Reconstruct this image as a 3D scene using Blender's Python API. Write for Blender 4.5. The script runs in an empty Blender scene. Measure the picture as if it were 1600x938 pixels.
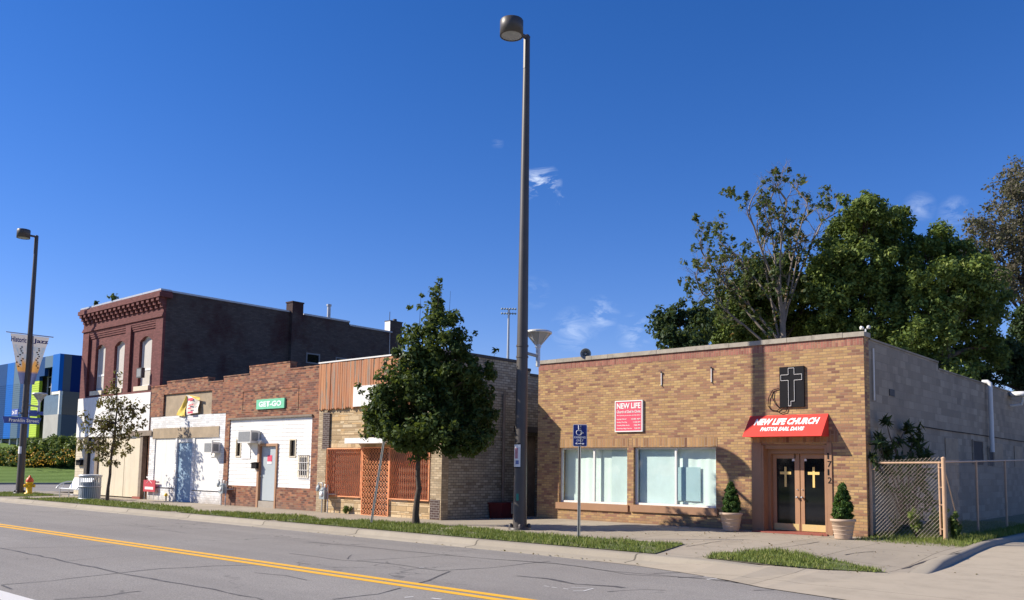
import bpy, math, random
import numpy as np
from mathutils import Vector, Matrix
random.seed(7); RNG = np.random.default_rng(11)
scene = bpy.context.scene
COL = scene.collection
PI = math.pi
# ------------------------------------------------------------------ camera, sky, sun, exposure
FPX, PPX, PPY, EYE = 1375.68, 800.0, 605.8, 1.75
YAW, PITCH, ROLL = math.radians(-41.484), math.radians(5.340), math.radians(0.893)
_f = Vector((math.sin(YAW)*math.cos(PITCH), math.cos(YAW)*math.cos(PITCH), math.sin(PITCH)))
_r = _f.cross(Vector((0, 0, 1))).normalized(); _u = _r.cross(_f)
_r2 = math.cos(ROLL)*_r + math.sin(ROLL)*_u; _u2 = -math.sin(ROLL)*_r + math.cos(ROLL)*_u
cam = bpy.data.cameras.new('camera'); co = bpy.data.objects.new('camera', cam); COL.objects.link(co)
cam.sensor_width = 36; cam.lens = 36*FPX/1600; cam.shift_y = (PPY-469)/1600; cam.clip_end = 4000; cam.clip_start = .05
co.matrix_world = Matrix(((_r2.x, _u2.x, -_f.x, 0), (_r2.y, _u2.y, -_f.y, 0), (_r2.z, _u2.z, -_f.z, EYE), (0, 0, 0, 1)))
scene.camera = co
SUN_AZ, SUN_EL = math.radians(39.0), math.radians(33.5)      # the light travels towards +X, +Y
sunv = Vector((-math.cos(SUN_AZ)*math.cos(SUN_EL), -math.sin(SUN_AZ)*math.cos(SUN_EL), math.sin(SUN_EL)))
world = bpy.data.worlds.new('World'); scene.world = world; world.use_nodes = True
wt = world.node_tree; wn, wl = wt.nodes, wt.links
sky = wn.new('ShaderNodeTexSky'); sky.sky_type = 'NISHITA'; sky.sun_disc = False
sky.sun_elevation = SUN_EL; sky.sun_rotation = math.atan2(sunv.x, sunv.y) % (2*PI)
sky.altitude = 300; sky.air_density = 1.0; sky.dust_density = 0.05; sky.ozone_density = 3.0
hs = wn.new('ShaderNodeHueSaturation'); hs.inputs['Saturation'].default_value = 1.32; hs.inputs['Value'].default_value = 1.0
wl.new(sky.outputs[0], hs.inputs['Color'])
tintn = wn.new('ShaderNodeMix'); tintn.data_type = 'RGBA'; tintn.blend_type = 'MULTIPLY'; tintn.inputs[0].default_value = 1; wl.new(hs.outputs[0], tintn.inputs[6]); tintn.inputs[7].default_value = (.96, .84, 1.15, 1)
bg = wn['Background']; bg.inputs[1].default_value = 0.088
# thin wisps of cloud fixed to directions of the sky
tc = wn.new('ShaderNodeTexCoord')
def wmath(op, a, b=None, c=None):
    n = wn.new('ShaderNodeMath'); n.operation = op
    for i, v in enumerate((a, b, c)):
        if v is None: continue
        if isinstance(v, (int, float)): n.inputs[i].default_value = v
        else: wl.new(v, n.inputs[i])
    return n.outputs[0]
def px_dir(x, y): x, y = float(x), float(y); return ((x-PPX)/FPX*_r2-(y-PPY)/FPX*_u2+_f)
noi = wn.new('ShaderNodeTexNoise'); noi.inputs['Scale'].default_value = 24; noi.inputs['Detail'].default_value = 8; noi.inputs['Roughness'].default_value = .62; noi.inputs['Distortion'].default_value = .6
mp = wn.new('ShaderNodeMapping'); mp.inputs['Scale'].default_value = (1, 1, 2.2)
wl.new(tc.outputs['Generated'], mp.inputs[0]); wl.new(mp.outputs[0], noi.inputs['Vector'])
mask = None
for (x, y, rad, amt) in [(846, 287, .024, 1.3), (876, 312, .010, .7), (940, 490, .022, .5), (993, 520, .024, .42), (1492, 332, .018, .3), (1436, 325, .018, .25), (897, 518, .03, .35), (835, 457, .02, .25), (777, 224, .008, .25)]:
    d = px_dir(x, y).normalized()
    vm = wn.new('ShaderNodeVectorMath'); vm.operation = 'DISTANCE'; wl.new(tc.outputs['Generated'], vm.inputs[0]); vm.inputs[1].default_value = d
    m = wmath('MULTIPLY', wmath('SUBTRACT', 1.0, wmath('MINIMUM', wmath('DIVIDE', vm.outputs['Value'], rad), 1.0)), amt)
    mask = m if mask is None else wmath('MAXIMUM', mask, m)
th = wmath('MULTIPLY', wmath('SUBTRACT', noi.outputs['Fac'], .47), 5.0)
cm = wmath('MULTIPLY', wmath('MINIMUM', wmath('MAXIMUM', th, 0.0), 1.0), mask)
cm = wmath('MINIMUM', cm, .75)
mixw = wn.new('ShaderNodeMix'); mixw.data_type = 'RGBA'
wl.new(cm, mixw.inputs[0]); wl.new(tintn.outputs[2], mixw.inputs[6]); mixw.inputs[7].default_value = (8.5, 9.4, 10.6, 1)
wl.new(mixw.outputs[2], bg.inputs[0])
sl = bpy.data.lights.new('sun', 'SUN'); sl.energy = 5.0; sl.angle = math.radians(.53); sl.color = (1, .91, .77)
so = bpy.data.objects.new('sun', sl); COL.objects.link(so); so.rotation_euler = (-sunv).to_track_quat('-Z', 'Y').to_euler()
vs = scene.view_settings; vs.view_transform = 'Standard'; vs.look = 'None'; vs.gamma = 1; vs.use_curve_mapping = False; vs.exposure = 0.56
scene.cycles.max_bounces = 6; scene.cycles.transparent_max_bounces = 12
scene.cycles.use_denoising = True
# ------------------------------------------------------------------ measuring helpers
CAM = Vector((0, 0, EYE))
def onY(x, y, Y): d = px_dir(x, y); return CAM + d*(Y/d.y)
def onX(x, y, X): d = px_dir(x, y); return CAM + d*(X/d.x)
def onZ(x, y, Z=0.): d = px_dir(x, y); return CAM + d*((Z-EYE)/d.z)
def RY(x0, y0, x1, y1, Y):          # rectangle on a facade facing the street: x0, x1, z0, z1
    a, b = onY(x0, y0, Y), onY(x1, y1, Y); return a.x, b.x, b.z, a.z
def RX(x0, y0, x1, y1, X):
    a, b = onX(x0, y0, X), onX(x1, y1, X); return a.y, b.y, b.z, a.z
# ------------------------------------------------------------------ mesh builder
def wloc(o):
    v = Vector((0, 0, 0))
    while o is not None: v += Vector(o.location); o = o.parent
    return v
SPLIT = {'pilaster', 'dark_brick_inset', 'timber_post', 'soldier_course', 'white_panel', 'ledge', 'bolt', 'blue_cladding_panel', 'cream_panel', 'party_wall', 'column', 'window_shade', 'outer_wall', 'chimney_piece', 'hedge'}
class MB:
    def __init__(s): s.v, s.f, s.m, s.sm, s.mi, s.done = [], [], [], [], 0, False
    def add(s, vs_, fs, smooth=False):
        n = len(s.v); s.v += [tuple(v) for v in vs_]
        for f in fs: s.f.append(tuple(i+n for i in f)); s.m.append(s.mi); s.sm.append(smooth)
        return s
    def quad(s, a, b, c, d): return s.add([a, b, c, d], [(0, 1, 2, 3)])
    def box(s, x0, x1, y0, y1, z0, z1, M=None):
        vs_ = [Vector((x, y, z)) for z in (z0, z1) for y in (y0, y1) for x in (x0, x1)]
        if M is not None: vs_ = [M @ v for v in vs_]
        return s.add(vs_, [(0, 2, 3, 1), (4, 5, 7, 6), (0, 1, 5, 4), (2, 6, 7, 3), (0, 4, 6, 2), (1, 3, 7, 5)])
    def tube(s, pts, rads, n=8, cap=True, smooth=True):
        pts = [Vector(p) for p in pts]
        if not isinstance(rads, (list, tuple)): rads = [rads]*len(pts)
        vs_, fs = [], []; ref = None
        for i, p in enumerate(pts):
            a = pts[max(i-1, 0)]; b = pts[min(i+1, len(pts)-1)]; t = (b-a).normalized()
            if ref is None: ref = Vector((0, 0, 1)) if abs(t.z) < .9 else Vector((1, 0, 0))
            u = (ref - t*ref.dot(t)).normalized(); w = t.cross(u); ref = u
            for k in range(n):
                an = 2*PI*k/n; vs_.append(p + (u*math.cos(an)+w*math.sin(an))*rads[i])
        for i in range(len(pts)-1):
            for k in range(n):
                k2 = (k+1) % n; fs.append((i*n+k, i*n+k2, (i+1)*n+k2, (i+1)*n+k))
        s.add(vs_, fs, smooth)
        if cap:
            s.add(vs_[:n], [tuple(range(n))[::-1]]); s.add(vs_[-n:], [tuple(range(n))])
        return s
    def lathe(s, c, prof, n=24, smooth=True, M=None):      # prof: (radius, z)
        vs_, fs = [], []
        for r, z in prof:
            for k in range(n):
                a = 2*PI*k/n; v = Vector((r*math.cos(a), r*math.sin(a), z))
                if M is not None: v = M @ v
                vs_.append(v + Vector(c))
        for i in range(len(prof)-1):
            for k in range(n):
                k2 = (k+1) % n; fs.append((i*n+k, i*n+k2, (i+1)*n+k2, (i+1)*n+k))
        return s.add(vs_, fs, smooth)
    def prism(s, poly, d):                                   # polygon (3-D points) extruded by vector d
        n = len(poly); P = [Vector(p) for p in poly]; Q = [p+Vector(d) for p in P]
        fs = [tuple(range(n))[::-1], tuple(range(n, 2*n))] + [(k, (k+1) % n, n+(k+1) % n, n+k) for k in range(n)]
        return s.add(P+Q, fs)
    def cells(s, us, vs_, solid, axis, f, b):               # a wall with openings: f front, b back coordinate
        us = sorted(set(round(u, 4) for u in us)); vs_ = sorted(set(round(v, 4) for v in vs_))
        P = (lambda u, d, v: (u, d, v)) if axis == 'y' else (lambda u, d, v: (d, u, v))
        nu, nv = len(us)-1, len(vs_)-1
        S = [[solid((us[i]+us[i+1])/2, (vs_[j]+vs_[j+1])/2) for j in range(nv)] for i in range(nu)]
        g = lambda i, j: 0 <= i < nu and 0 <= j < nv and S[i][j]
        for i in range(nu):
            for j in range(nv):
                if not S[i][j]: continue
                a, c, d, e = us[i], us[i+1], vs_[j], vs_[j+1]
                s.quad(P(a, f, d), P(c, f, d), P(c, f, e), P(a, f, e)); s.quad(P(a, b, d), P(a, b, e), P(c, b, e), P(c, b, d))
                if not g(i-1, j): s.quad(P(a, f, d), P(a, f, e), P(a, b, e), P(a, b, d))
                if not g(i+1, j): s.quad(P(c, f, d), P(c, b, d), P(c, b, e), P(c, f, e))
                if not g(i, j-1): s.quad(P(a, f, d), P(a, b, d), P(c, b, d), P(c, f, d))
                if not g(i, j+1): s.quad(P(a, f, e), P(c, f, e), P(c, b, e), P(a, b, e))
        return s
    def build(s, name, mat, parent=None, **tags):
        if name in SPLIT and not s.done:                     # every loose piece a part of its own
            par = list(range(len(s.v)))
            def find(i):
                while par[i] != i: par[i] = par[par[i]]; i = par[i]
                return i
            for f in s.f:
                for i in f[1:]: par[find(i)] = find(f[0])
            grp = {}
            for k, f in enumerate(s.f): grp.setdefault(find(f[0]), []).append(k)
            out = None
            for ks in grp.values():
                q = MB(); q.done = True; mp_ = {}
                for k in ks:
                    for i in s.f[k]:
                        if i not in mp_: mp_[i] = len(q.v); q.v.append(s.v[i])
                    q.f.append(tuple(mp_[i] for i in s.f[k])); q.m.append(s.m[k]); q.sm.append(s.sm[k])
                o = q.build(name, mat, parent, **tags); out = out or o
            return out
        me = bpy.data.meshes.new(name); off = wloc(parent) if parent else Vector((0, 0, 0))
        v = np.array([tuple(x) for x in s.v], float) - np.array(off)
        me.from_pydata(v.tolist(), [], s.f); me.update()
        for m in (mat if isinstance(mat, (list, tuple)) else [mat]): me.materials.append(m)
        me.polygons.foreach_set('material_index', s.m); me.polygons.foreach_set('use_smooth', s.sm)
        o = bpy.data.objects.new(name, me); COL.objects.link(o); o.parent = parent
        for k, val in tags.items():
            if val: o[k] = val
        return o
def holes_wall(mb, x0, x1, z0, z1, holes, axis, f, b):
    us = [x0, x1]+[h[0] for h in holes]+[h[1] for h in holes]; vs_ = [z0, z1]+[h[2] for h in holes]+[h[3] for h in holes]
    us = [u for u in us if x0-1e-6 <= u <= x1+1e-6]; vs_ = [v for v in vs_ if z0-1e-6 <= v <= z1+1e-6]
    return mb.cells(us, vs_, lambda u, v: not any(h[0] < u < h[1] and h[2] < v < h[3] for h in holes), axis, f, b)
def frame(mb, x0, x1, z0, z1, w, y0, y1):
    mb.box(x0, x0+w, y0, y1, z0, z1); mb.box(x1-w, x1, y0, y1, z0, z1); mb.box(x0+w, x1-w, y0, y1, z0, z0+w); mb.box(x0+w, x1-w, y0, y1, z1-w, z1)
def empty(name, loc, label, cat, group=None):
    o = bpy.data.objects.new(name, None); COL.objects.link(o); o.location = loc; o.empty_display_size = .2
    o['label'] = label; o['category'] = cat
    if group: o['group'] = group
    return o
def lettering(text, O, U, V, w, h, mat, parent, name='lettering', bold=.0, depth=.004, keep=False):
    """text as a thin mesh: O lower left corner, U and V unit directions, fitted to w by h"""
    cu = bpy.data.curves.new(name, 'FONT'); cu.body = text; cu.offset = bold; cu.resolution_u = 2
    to = bpy.data.objects.new(name, cu); COL.objects.link(to)
    dg = bpy.context.evaluated_depsgraph_get(); dg.update()
    me = bpy.data.meshes.new_from_object(to.evaluated_get(dg)); bpy.data.objects.remove(to)
    a = np.zeros(len(me.vertices)*3); me.vertices.foreach_get('co', a); a = a.reshape(-1, 3)
    mn, mx = a.min(0), a.max(0); sx = w/(mx[0]-mn[0]); sy = h/(mx[1]-mn[1])
    U, V = Vector(U).normalized(), Vector(V).normalized(); N = U.cross(V)
    off = wloc(parent) if parent else Vector((0, 0, 0))
    out = np.array(O)-np.array(off)+np.outer((a[:, 0]-mn[0])*sx, U)+np.outer((a[:, 1]-mn[1])*sy, V)+np.array(N)*depth
    me.vertices.foreach_set('co', out.ravel()); me.update(); me.materials.clear(); me.materials.append(mat)
    o = bpy.data.objects.new(name, me); COL.objects.link(o); o.parent = parent
    return o
# ------------------------------------------------------------------ materials
def new_mat(name):
    m = bpy.data.materials.new(name); m.use_nodes = True
    return m, m.node_tree.nodes, m.node_tree.links, m.node_tree.nodes['Principled BSDF']
class NB:                                                      # tiny node helper
    def __init__(s, n, l): s.n, s.l = n, l
    def node(s, t, **kw):
        x = s.n.new(t)
        for k, v in kw.items(): setattr(x, k, v)
        return x
    def put(s, sock, v):
        if v is None: return
        if isinstance(v, (int, float, tuple, Vector)): sock.default_value = v
        else: s.l.new(v, sock)
    def math(s, op, a, b=None, c=None, clamp=False):
        x = s.node('ShaderNodeMath', operation=op, use_clamp=clamp)
        for i, v in enumerate((a, b, c)): s.put(x.inputs[i], v)
        return x.outputs[0]
    def mix(s, f, a, b, mode='MIX'):
        x = s.node('ShaderNodeMix', data_type='RGBA', blend_type=mode); x.clamp_factor = True
        s.put(x.inputs[0], f); s.put(x.inputs[6], a if not isinstance(a, tuple) else (*a[:3], 1)); s.put(x.inputs[7], b if not isinstance(b, tuple) else (*b[:3], 1))
        return x.outputs[2]
    def noise(s, vec, scale, detail=4, rough=.55, dist=0.):
        x = s.node('ShaderNodeTexNoise'); s.put(x.inputs['Vector'], vec); x.inputs['Scale'].default_value = scale
        x.inputs['Detail'].default_value = detail; x.inputs['Roughness'].default_value = rough; x.inputs['Distortion'].default_value = dist
        return x.outputs['Fac']
    def ramp(s, f, stops, interp='LINEAR'):
        x = s.node('ShaderNodeValToRGB'); s.put(x.inputs[0], f); r = x.color_ramp; r.interpolation = interp
        while len(r.elements) < len(stops): r.elements.new(.5)
        for e, (p, c) in zip(r.elements, stops): e.position = p; e.color = (*c, 1) if len(c) == 3 else c
        return x.outputs[0]
    def step(s, f, a, b):
        x = s.node('ShaderNodeMapRange'); x.clamp = True; s.put(x.inputs[0], f); x.inputs[1].default_value = a; x.inputs[2].default_value = b
        return x.outputs[0]
    def bump(s, h, strength, dist=.01):
        x = s.node('ShaderNodeBump'); x.inputs['Strength'].default_value = strength; x.inputs['Distance'].default_value = dist; s.put(x.inputs['Height'], h)
        return x.outputs[0]
def pos(nb, local=False):
    if local: return nb.node('ShaderNodeTexCoord').outputs['Object']
    return nb.node('ShaderNodeNewGeometry').outputs['Position']
MATS = {}
def plain(name, col, rough=.6, var=.12, scale=6., metal=0., bump=0., spec=.5, local=False, dirt=None, dscale=1.5, streak=False):
    if name in MATS: return MATS[name]
    m, n, l, b = new_mat(name); nb = NB(n, l); p = pos(nb, local)
    f = nb.noise(p, scale, 6, .65)
    c = nb.mix(nb.step(f, .25, .75), tuple(x*(1-var) for x in col), tuple(min(1, x*(1+var)) for x in col))
    if dirt:
        q = p
        if streak:
            mpn = nb.node('ShaderNodeMapping'); mpn.inputs['Scale'].default_value = (3, 3, .35); l.new(p, mpn.inputs[0]); q = mpn.outputs[0]
        c = nb.mix(nb.step(nb.noise(q, dscale, 7, .7), .52, .78), c, dirt)
    l.new(c, b.inputs['Base Color']); b.inputs['Roughness'].default_value = rough; b.inputs['Metallic'].default_value = metal
    b.inputs['Specular IOR Level'].default_value = spec
    if bump: l.new(nb.bump(nb.noise(p, scale*4, 6, .7), bump, .01), b.inputs['Normal'])
    MATS[name] = m; return m
def brick(name, pal, bw=.215, bh=.075, mw=.010, mortar=(.4, .37, .33), cluster=.5, cscale=.9, bump=.35, rough=.85, soldier=False, patch=None, pthr=(.6, .66), pscale=.6, grime=None, gtr=(.5, .8), irregular=False, blend='LINEAR', offs=0., vj=.4, base=False):
    m, n, l, b = new_mat(name); nb = NB(n, l); p = pos(nb)
    sp = nb.node('ShaderNodeSeparateXYZ'); l.new(p, sp.inputs[0]); sn = nb.node('ShaderNodeSeparateXYZ'); l.new(nb.node('ShaderNodeNewGeometry').outputs['Normal'], sn.inputs[0])
    side = nb.math('GREATER_THAN', nb.math('ABSOLUTE', sn.outputs[0]), .5)
    u = nb.math('ADD', nb.math('MULTIPLY', sp.outputs[1], side), nb.math('MULTIPLY', sp.outputs[0], nb.math('SUBTRACT', 1., side)))
    z = nb.math('ADD', sp.outputs[2], offs)
    if soldier: u, z = z, u
    if irregular:                                             # ledge stone: course heights and lengths vary
        zz = nb.math('ADD', nb.math('DIVIDE', z, bh), nb.math('MULTIPLY', nb.math('SINE', nb.math('MULTIPLY', z, 21.)), .42))
    else: zz = nb.math('DIVIDE', z, bh)
    r = nb.math('FLOOR', zz)
    wr = nb.node('ShaderNodeTexWhiteNoise', noise_dimensions='1D'); l.new(r, wr.inputs['W'])
    if irregular:
        off = nb.math('MULTIPLY', wr.outputs[0], 5.); uu = nb.math('ADD', nb.math('DIVIDE', u, bw), off)
        uu = nb.math('ADD', uu, nb.math('MULTIPLY', nb.math('SINE', nb.math('MULTIPLY', uu, 2.3)), .35))
    else: uu = nb.math('ADD', nb.math('DIVIDE', u, bw), nb.math('MULTIPLY', nb.math('MODULO', nb.math('ABSOLUTE', r), 2.), .5))
    c = nb.math('FLOOR', uu)
    cv = nb.node('ShaderNodeCombineXYZ'); l.new(c, cv.inputs[0]); l.new(r, cv.inputs[1])
    wn_ = nb.node('ShaderNodeTexWhiteNoise', noise_dimensions='2D'); l.new(cv.outputs[0], wn_.inputs['Vector'])
    cp = nb.node('ShaderNodeVectorMath', operation='MULTIPLY'); l.new(cv.outputs[0], cp.inputs[0]); cp.inputs[1].default_value = (bw, bh*2.2, 1)
    cl = nb.step(nb.noise(cp.outputs[0], cscale, 4, .6), .3, .7)
    f = nb.math('ADD', nb.math('MULTIPLY', wn_.outputs['Value'], 1-cluster), nb.math('MULTIPLY', cl, cluster))
    k = len(pal)
    col = nb.ramp(f, [(.12+.76*i/max(1, k-1), pal[i]) for i in range(k)], blend)
    wv = nb.node('ShaderNodeTexWhiteNoise', noise_dimensions='3D'); sc = nb.node('ShaderNodeVectorMath', operation='ADD'); l.new(cv.outputs[0], sc.inputs[0]); sc.inputs[1].default_value = (17.3, 4.1, 2.2); l.new(sc.outputs[0], wv.inputs['Vector'])
    vmul = nb.math('ADD', 1-vj/2, nb.math('MULTIPLY', wv.outputs['Value'], vj))
    gr = nb.node('ShaderNodeCombineColor'); [l.new(vmul, gr.inputs[i]) for i in range(3)]
    col = nb.mix(1., col, gr.outputs[0], 'MULTIPLY')
    fine = nb.noise(p, 30, 4, .7)
    col = nb.mix(nb.math('MULTIPLY', nb.step(fine, .35, .8), .3), col, tuple(x*.55 for x in pal[0]))
    fz = nb.math('FRACT', zz); fu = nb.math('FRACT', uu)
    ez = nb.math('MULTIPLY', nb.math('MINIMUM', fz, nb.math('SUBTRACT', 1., fz)), bh)
    eu = nb.math('MULTIPLY', nb.math('MINIMUM', fu, nb.math('SUBTRACT', 1., fu)), bw)
    e = nb.math('MINIMUM', ez, eu)
    e = nb.math('ADD', e, nb.math('MULTIPLY', nb.math('SUBTRACT', fine, .5), .004))
    mk = nb.step(e, mw*.35, mw*.65)
    if patch:
        pt = nb.step(nb.noise(p, pscale, 8, .72), *pthr); col = nb.mix(pt, col, patch)
    col = nb.mix(mk, mortar, col)
    if grime: col = nb.mix(nb.math('MULTIPLY', nb.step(nb.noise(p, .7, 7, .7), *gtr), .75), col, grime)
    if base: col = nb.mix(nb.math('MULTIPLY', nb.step(nb.math('ADD', sp.outputs[2], nb.noise(p, 2.5, 6, .7)), 1.05, .45), .75), col, base)
    l.new(col, b.inputs['Base Color']); b.inputs['Roughness'].default_value = rough; b.inputs['Specular IOR Level'].default_value = .25
    h = nb.math('ADD', mk, nb.math('MULTIPLY', fine, .5)); l.new(nb.bump(h, bump, .012), b.inputs['Normal'])
    MATS[name] = m; return m
M = {}
M['church'] = brick('tan_brick', [(.25, .125, .085), (.34, .18, .105), (.39, .225, .112), (.45, .28, .125), (.50, .325, .14), (.41, .24, .13), (.53, .36, .16)], vj=.28, bw=.205, bh=.070, mw=.013, mortar=(.27, .18, .115), cluster=.25, cscale=.9, grime=(.20, .12, .085), gtr=(.58, .95), base=(.22, .14, .10))
M['rowlock'] = brick('reddish_rowlock_course', [(.26, .10, .08), (.36, .15, .11), (.42, .21, .13)], bw=.21, bh=.075, mw=.012, mortar=(.30, .20, .14), soldier=True, grime=(.18, .10, .08), gtr=(.5, .8))
M['soldier'] = brick('tan_soldier_course', [(.22, .11, .07), (.36, .20, .10), (.44, .265, .12), (.32, .18, .10)], bw=.5, bh=.09, mw=.014, mortar=(.33, .235, .16), soldier=True)
M['redrow'] = brick('mottled_red_brick', [(.13, .06, .045), (.20, .08, .052), (.28, .105, .06), (.36, .155, .08), (.30, .17, .10)], bw=.21, bh=.080, mw=.012, mortar=(.24, .16, .12), cluster=.12, cscale=1.3, grime=(.14, .08, .055), gtr=(.62, .95), base=(.20, .14, .11))
M['darkred'] = brick('painted_dark_red_brick', [(.145, .052, .05), (.17, .062, .058), (.155, .056, .053)], bw=.21, bh=.076, mw=.009, mortar=(.11, .042, .04), cluster=.6, bump=.25, grime=(.13, .045, .04), gtr=(.6, .9))
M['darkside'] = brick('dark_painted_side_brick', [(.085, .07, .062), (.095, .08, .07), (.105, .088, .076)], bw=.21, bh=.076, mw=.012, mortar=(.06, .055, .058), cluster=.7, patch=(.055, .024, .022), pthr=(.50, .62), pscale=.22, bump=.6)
M['whitebrick'] = brick('white_painted_brick', [(.74, .75, .76), (.80, .80, .80), (.83, .83, .82)], bw=.24, bh=.095, mw=.014, mortar=(.50, .50, .52), cluster=.3, patch=(.46, .33, .24), pthr=(.60, .66), pscale=1.5, grime=(.52, .49, .44), gtr=(.5, .85), base=(.30, .25, .20))
M['cream'] = brick('cream_side_brick', [(.28, .23, .16), (.38, .33, .24), (.46, .41, .31), (.42, .37, .28)], bw=.23, bh=.088, mw=.017, mortar=(.15, .125, .10), cluster=.3, bump=.5, grime=(.16, .13, .11), gtr=(.5, .85))
M['ledge'] = brick('ledge_stone', [(.34, .24, .13), (.52, .38, .22), (.62, .49, .31), (.55, .36, .17), (.66, .55, .38)], bw=.34, bh=.095, mw=.016, mortar=(.33, .23, .13), cluster=.25, irregular=True, bump=.8)
M['graypaint'] = brick('painted_block_wall', [(.31, .26, .20), (.33, .28, .215), (.35, .30, .23)], bw=.42, bh=.21, mw=.012, mortar=(.26, .22, .17), cluster=.5, bump=.3, grime=(.14, .128, .112), gtr=(.52, .85), patch=(.15, .14, .122), pthr=(.68, .70), pscale=1.1)
M['tanpier'] = brick('tan_pier_brick', [(.36, .27, .17), (.44, .34, .22), (.50, .40, .27)], bw=.22, bh=.075, mw=.012, mortar=(.24, .19, .13), cluster=.3)
M['darkbrick'] = brick('dark_glazed_brick', [(.05, .035, .035), (.08, .05, .045), (.10, .07, .06)], mw=.014, mortar=(.25, .22, .20))
M['concrete'] = plain('weathered_concrete', (.36, .32, .27), .9, .15, 3.0, bump=.3, dirt=(.20, .17, .14), dscale=1.0)
M['coping'] = plain('coping_stone', (.36, .32, .26), .85, .2, 4, bump=.4, dirt=(.14, .12, .10), dscale=2.5)
M['white'] = plain('white_paint', (.78, .77, .74), .6, .05, 2.5, dirt=(.56, .53, .47), dscale=1.2, streak=True)
M['beige'] = plain('beige_panel', (.66, .58, .43), .6, .05, 1.5, dirt=(.52, .45, .33), dscale=.9, streak=True)
M['brownpaint'] = plain('tan_brown_paint', (.34, .185, .10), .55, .10, 3, bump=.05)
M['brownframe'] = plain('brown_door_frame', (.40, .22, .12), .5, .10, 3)
M['weathered'] = plain('weathered_post', (.22, .17, .13), .8, .3, 5, bump=.3)
M['polebrown'] = plain('bronze_pole_paint', (.075, .065, .058), .45, .15, 2, spec=.5)
M['black'] = plain('black_paint', (.010, .010, .013), .8, .2, 4, spec=.2)
M['postgrey'] = plain('dull_grey_post', (.20, .21, .215), .6, .2, 8)
M['galv'] = plain('galvanised_steel', (.42, .43, .44), .45, .15, 8, metal=.6)
M['silver'] = plain('silver_paint', (.58, .60, .62), .4, .06, 8, metal=.2, local=True)
M['roof'] = plain('roof_membrane', (.28, .27, .26), .95, .15, 2)
M['tar'] = plain('flashing', (.05, .045, .045), .7, .3, 5)
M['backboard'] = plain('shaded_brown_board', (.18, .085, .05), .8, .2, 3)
M['ply'] = plain('weathered_plywood', (.36, .28, .19), .85, .22, 2.2, bump=.3, dirt=(.22, .18, .14), dscale=2.5)
M['bluedoor'] = plain('pale_blue_door', (.26, .38, .50), .5, .08, 3, dirt=(.36, .44, .50), dscale=2.)
M['greydoor'] = plain('pale_grey_door', (.42, .47, .49), .45, .05, 2)
M['acbody'] = plain('air_conditioner_casing', (.72, .71, .67), .5, .06, 4)
M['grille'] = plain('air_conditioner_grille', (.22, .23, .24), .6, .3, 30)
M['rust'] = plain('orange_grille_paint', (.88, .36, .16), .6, .18, 6, dirt=(.28, .10, .05), dscale=3)
M['darkin'] = plain('dark_interior', (.035, .03, .03), .8, .3, 3)
M['curtain'] = plain('pale_aqua_blind', (.78, .86, .82), .9, .06, 1.2)
M['sheet'] = plain('pale_grey_sheet', (.62, .72, .72), .9, .14, .9)
M['curtaindark'] = plain('grey_blue_blind', (.42, .56, .60), .9, .10, 1.0)
M['redawn'] = plain('red_awning_cloth', (.74, .045, .03), .75, .07, 1.2, dirt=(.60, .06, .045), dscale=3)
M['signpink'] = plain('faded_red_signboard', (.70, .07, .13), .5, .05, 4)
M['signwhite'] = plain('sign_white', (.82, .80, .78), .5, .03, 4)
M['blue'] = plain('sign_blue', (.015, .03, .20), .4, .05, 4)
M['streetblue'] = plain('street_sign_blue', (.02, .07, .36), .4, .05, 4)
M['green'] = plain('faded_green_signboard', (.16, .55, .33), .5, .12, 8)
M['ghost'] = plain('faded_lettering', (.70, .84, .77), .5, .08, 8)
M['redsign'] = plain('real_estate_red', (.52, .05, .07), .5, .05, 5)
M['yellow'] = plain('hydrant_yellow', (.90, .55, .02), .45, .08, 8, local=True)
M['orangered'] = plain('hydrant_cap_red', (.80, .11, .03), .45, .1, 8, local=True)
M['terracotta'] = plain('beige_planter', (.50, .37, .27), .75, .06, 4, local=True)
M['soil'] = plain('soil', (.05, .035, .025), .95, .3, 12)
M['brass'] = plain('gold_cross', (.80, .58, .20), .5, .08, 5)
M['kick'] = plain('worn_kick_plate', (.62, .47, .20), .5, .15, 6, dirt=(.45, .36, .22), dscale=6)
M['redmat'] = plain('red_step_paint', (.30, .085, .06), .8, .15, 4)
M['meter'] = plain('meter_grey', (.28, .32, .34), .5, .12, 8, local=True)
M['plastic'] = plain('banner_cloth_yellow', (.78, .56, .10), .6, .1, 5)
M['shade'] = plain('window_shade_cloth', (.52, .49, .45), .8, .08, 2)
M['clothwhite'] = plain('banner_cloth_white', (.80, .74, .66), .7, .06, 6)
M['glassdark'] = None
def glass(name, tint=(.93, .99, .98), refl=1.0):
    m, n, l, b = new_mat(name); nb = NB(n, l); n.remove(b)
    t = nb.node('ShaderNodeBsdfTransparent'); t.inputs[0].default_value = (*tint, 1)
    g = nb.node('ShaderNodeBsdfGlossy'); g.inputs['Roughness'].default_value = .03
    ge = nb.node('ShaderNodeNewGeometry'); dt = nb.node('ShaderNodeVectorMath', operation='DOT_PRODUCT'); l.new(ge.outputs['Incoming'], dt.inputs[0]); l.new(ge.outputs['Normal'], dt.inputs[1])
    fres = nb.math('ADD', .05, nb.math('MULTIPLY', nb.math('POWER', nb.math('SUBTRACT', 1., nb.math('ABSOLUTE', dt.outputs['Value'])), 4.), .95))
    l.new(nb.bump(nb.noise(pos(nb), .9, 2, .5), .06, .05), g.inputs['Normal'])
    mx = nb.node('ShaderNodeMixShader'); l.new(nb.math('MULTIPLY', fres, refl, clamp=True), mx.inputs[0]); l.new(t.outputs[0], mx.inputs[1]); l.new(g.outputs[0], mx.inputs[2])
    l.new(mx.outputs[0], n['Material Output'].inputs[0]); return m
M['glass'] = glass('window_glass', refl=1.3)
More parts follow.
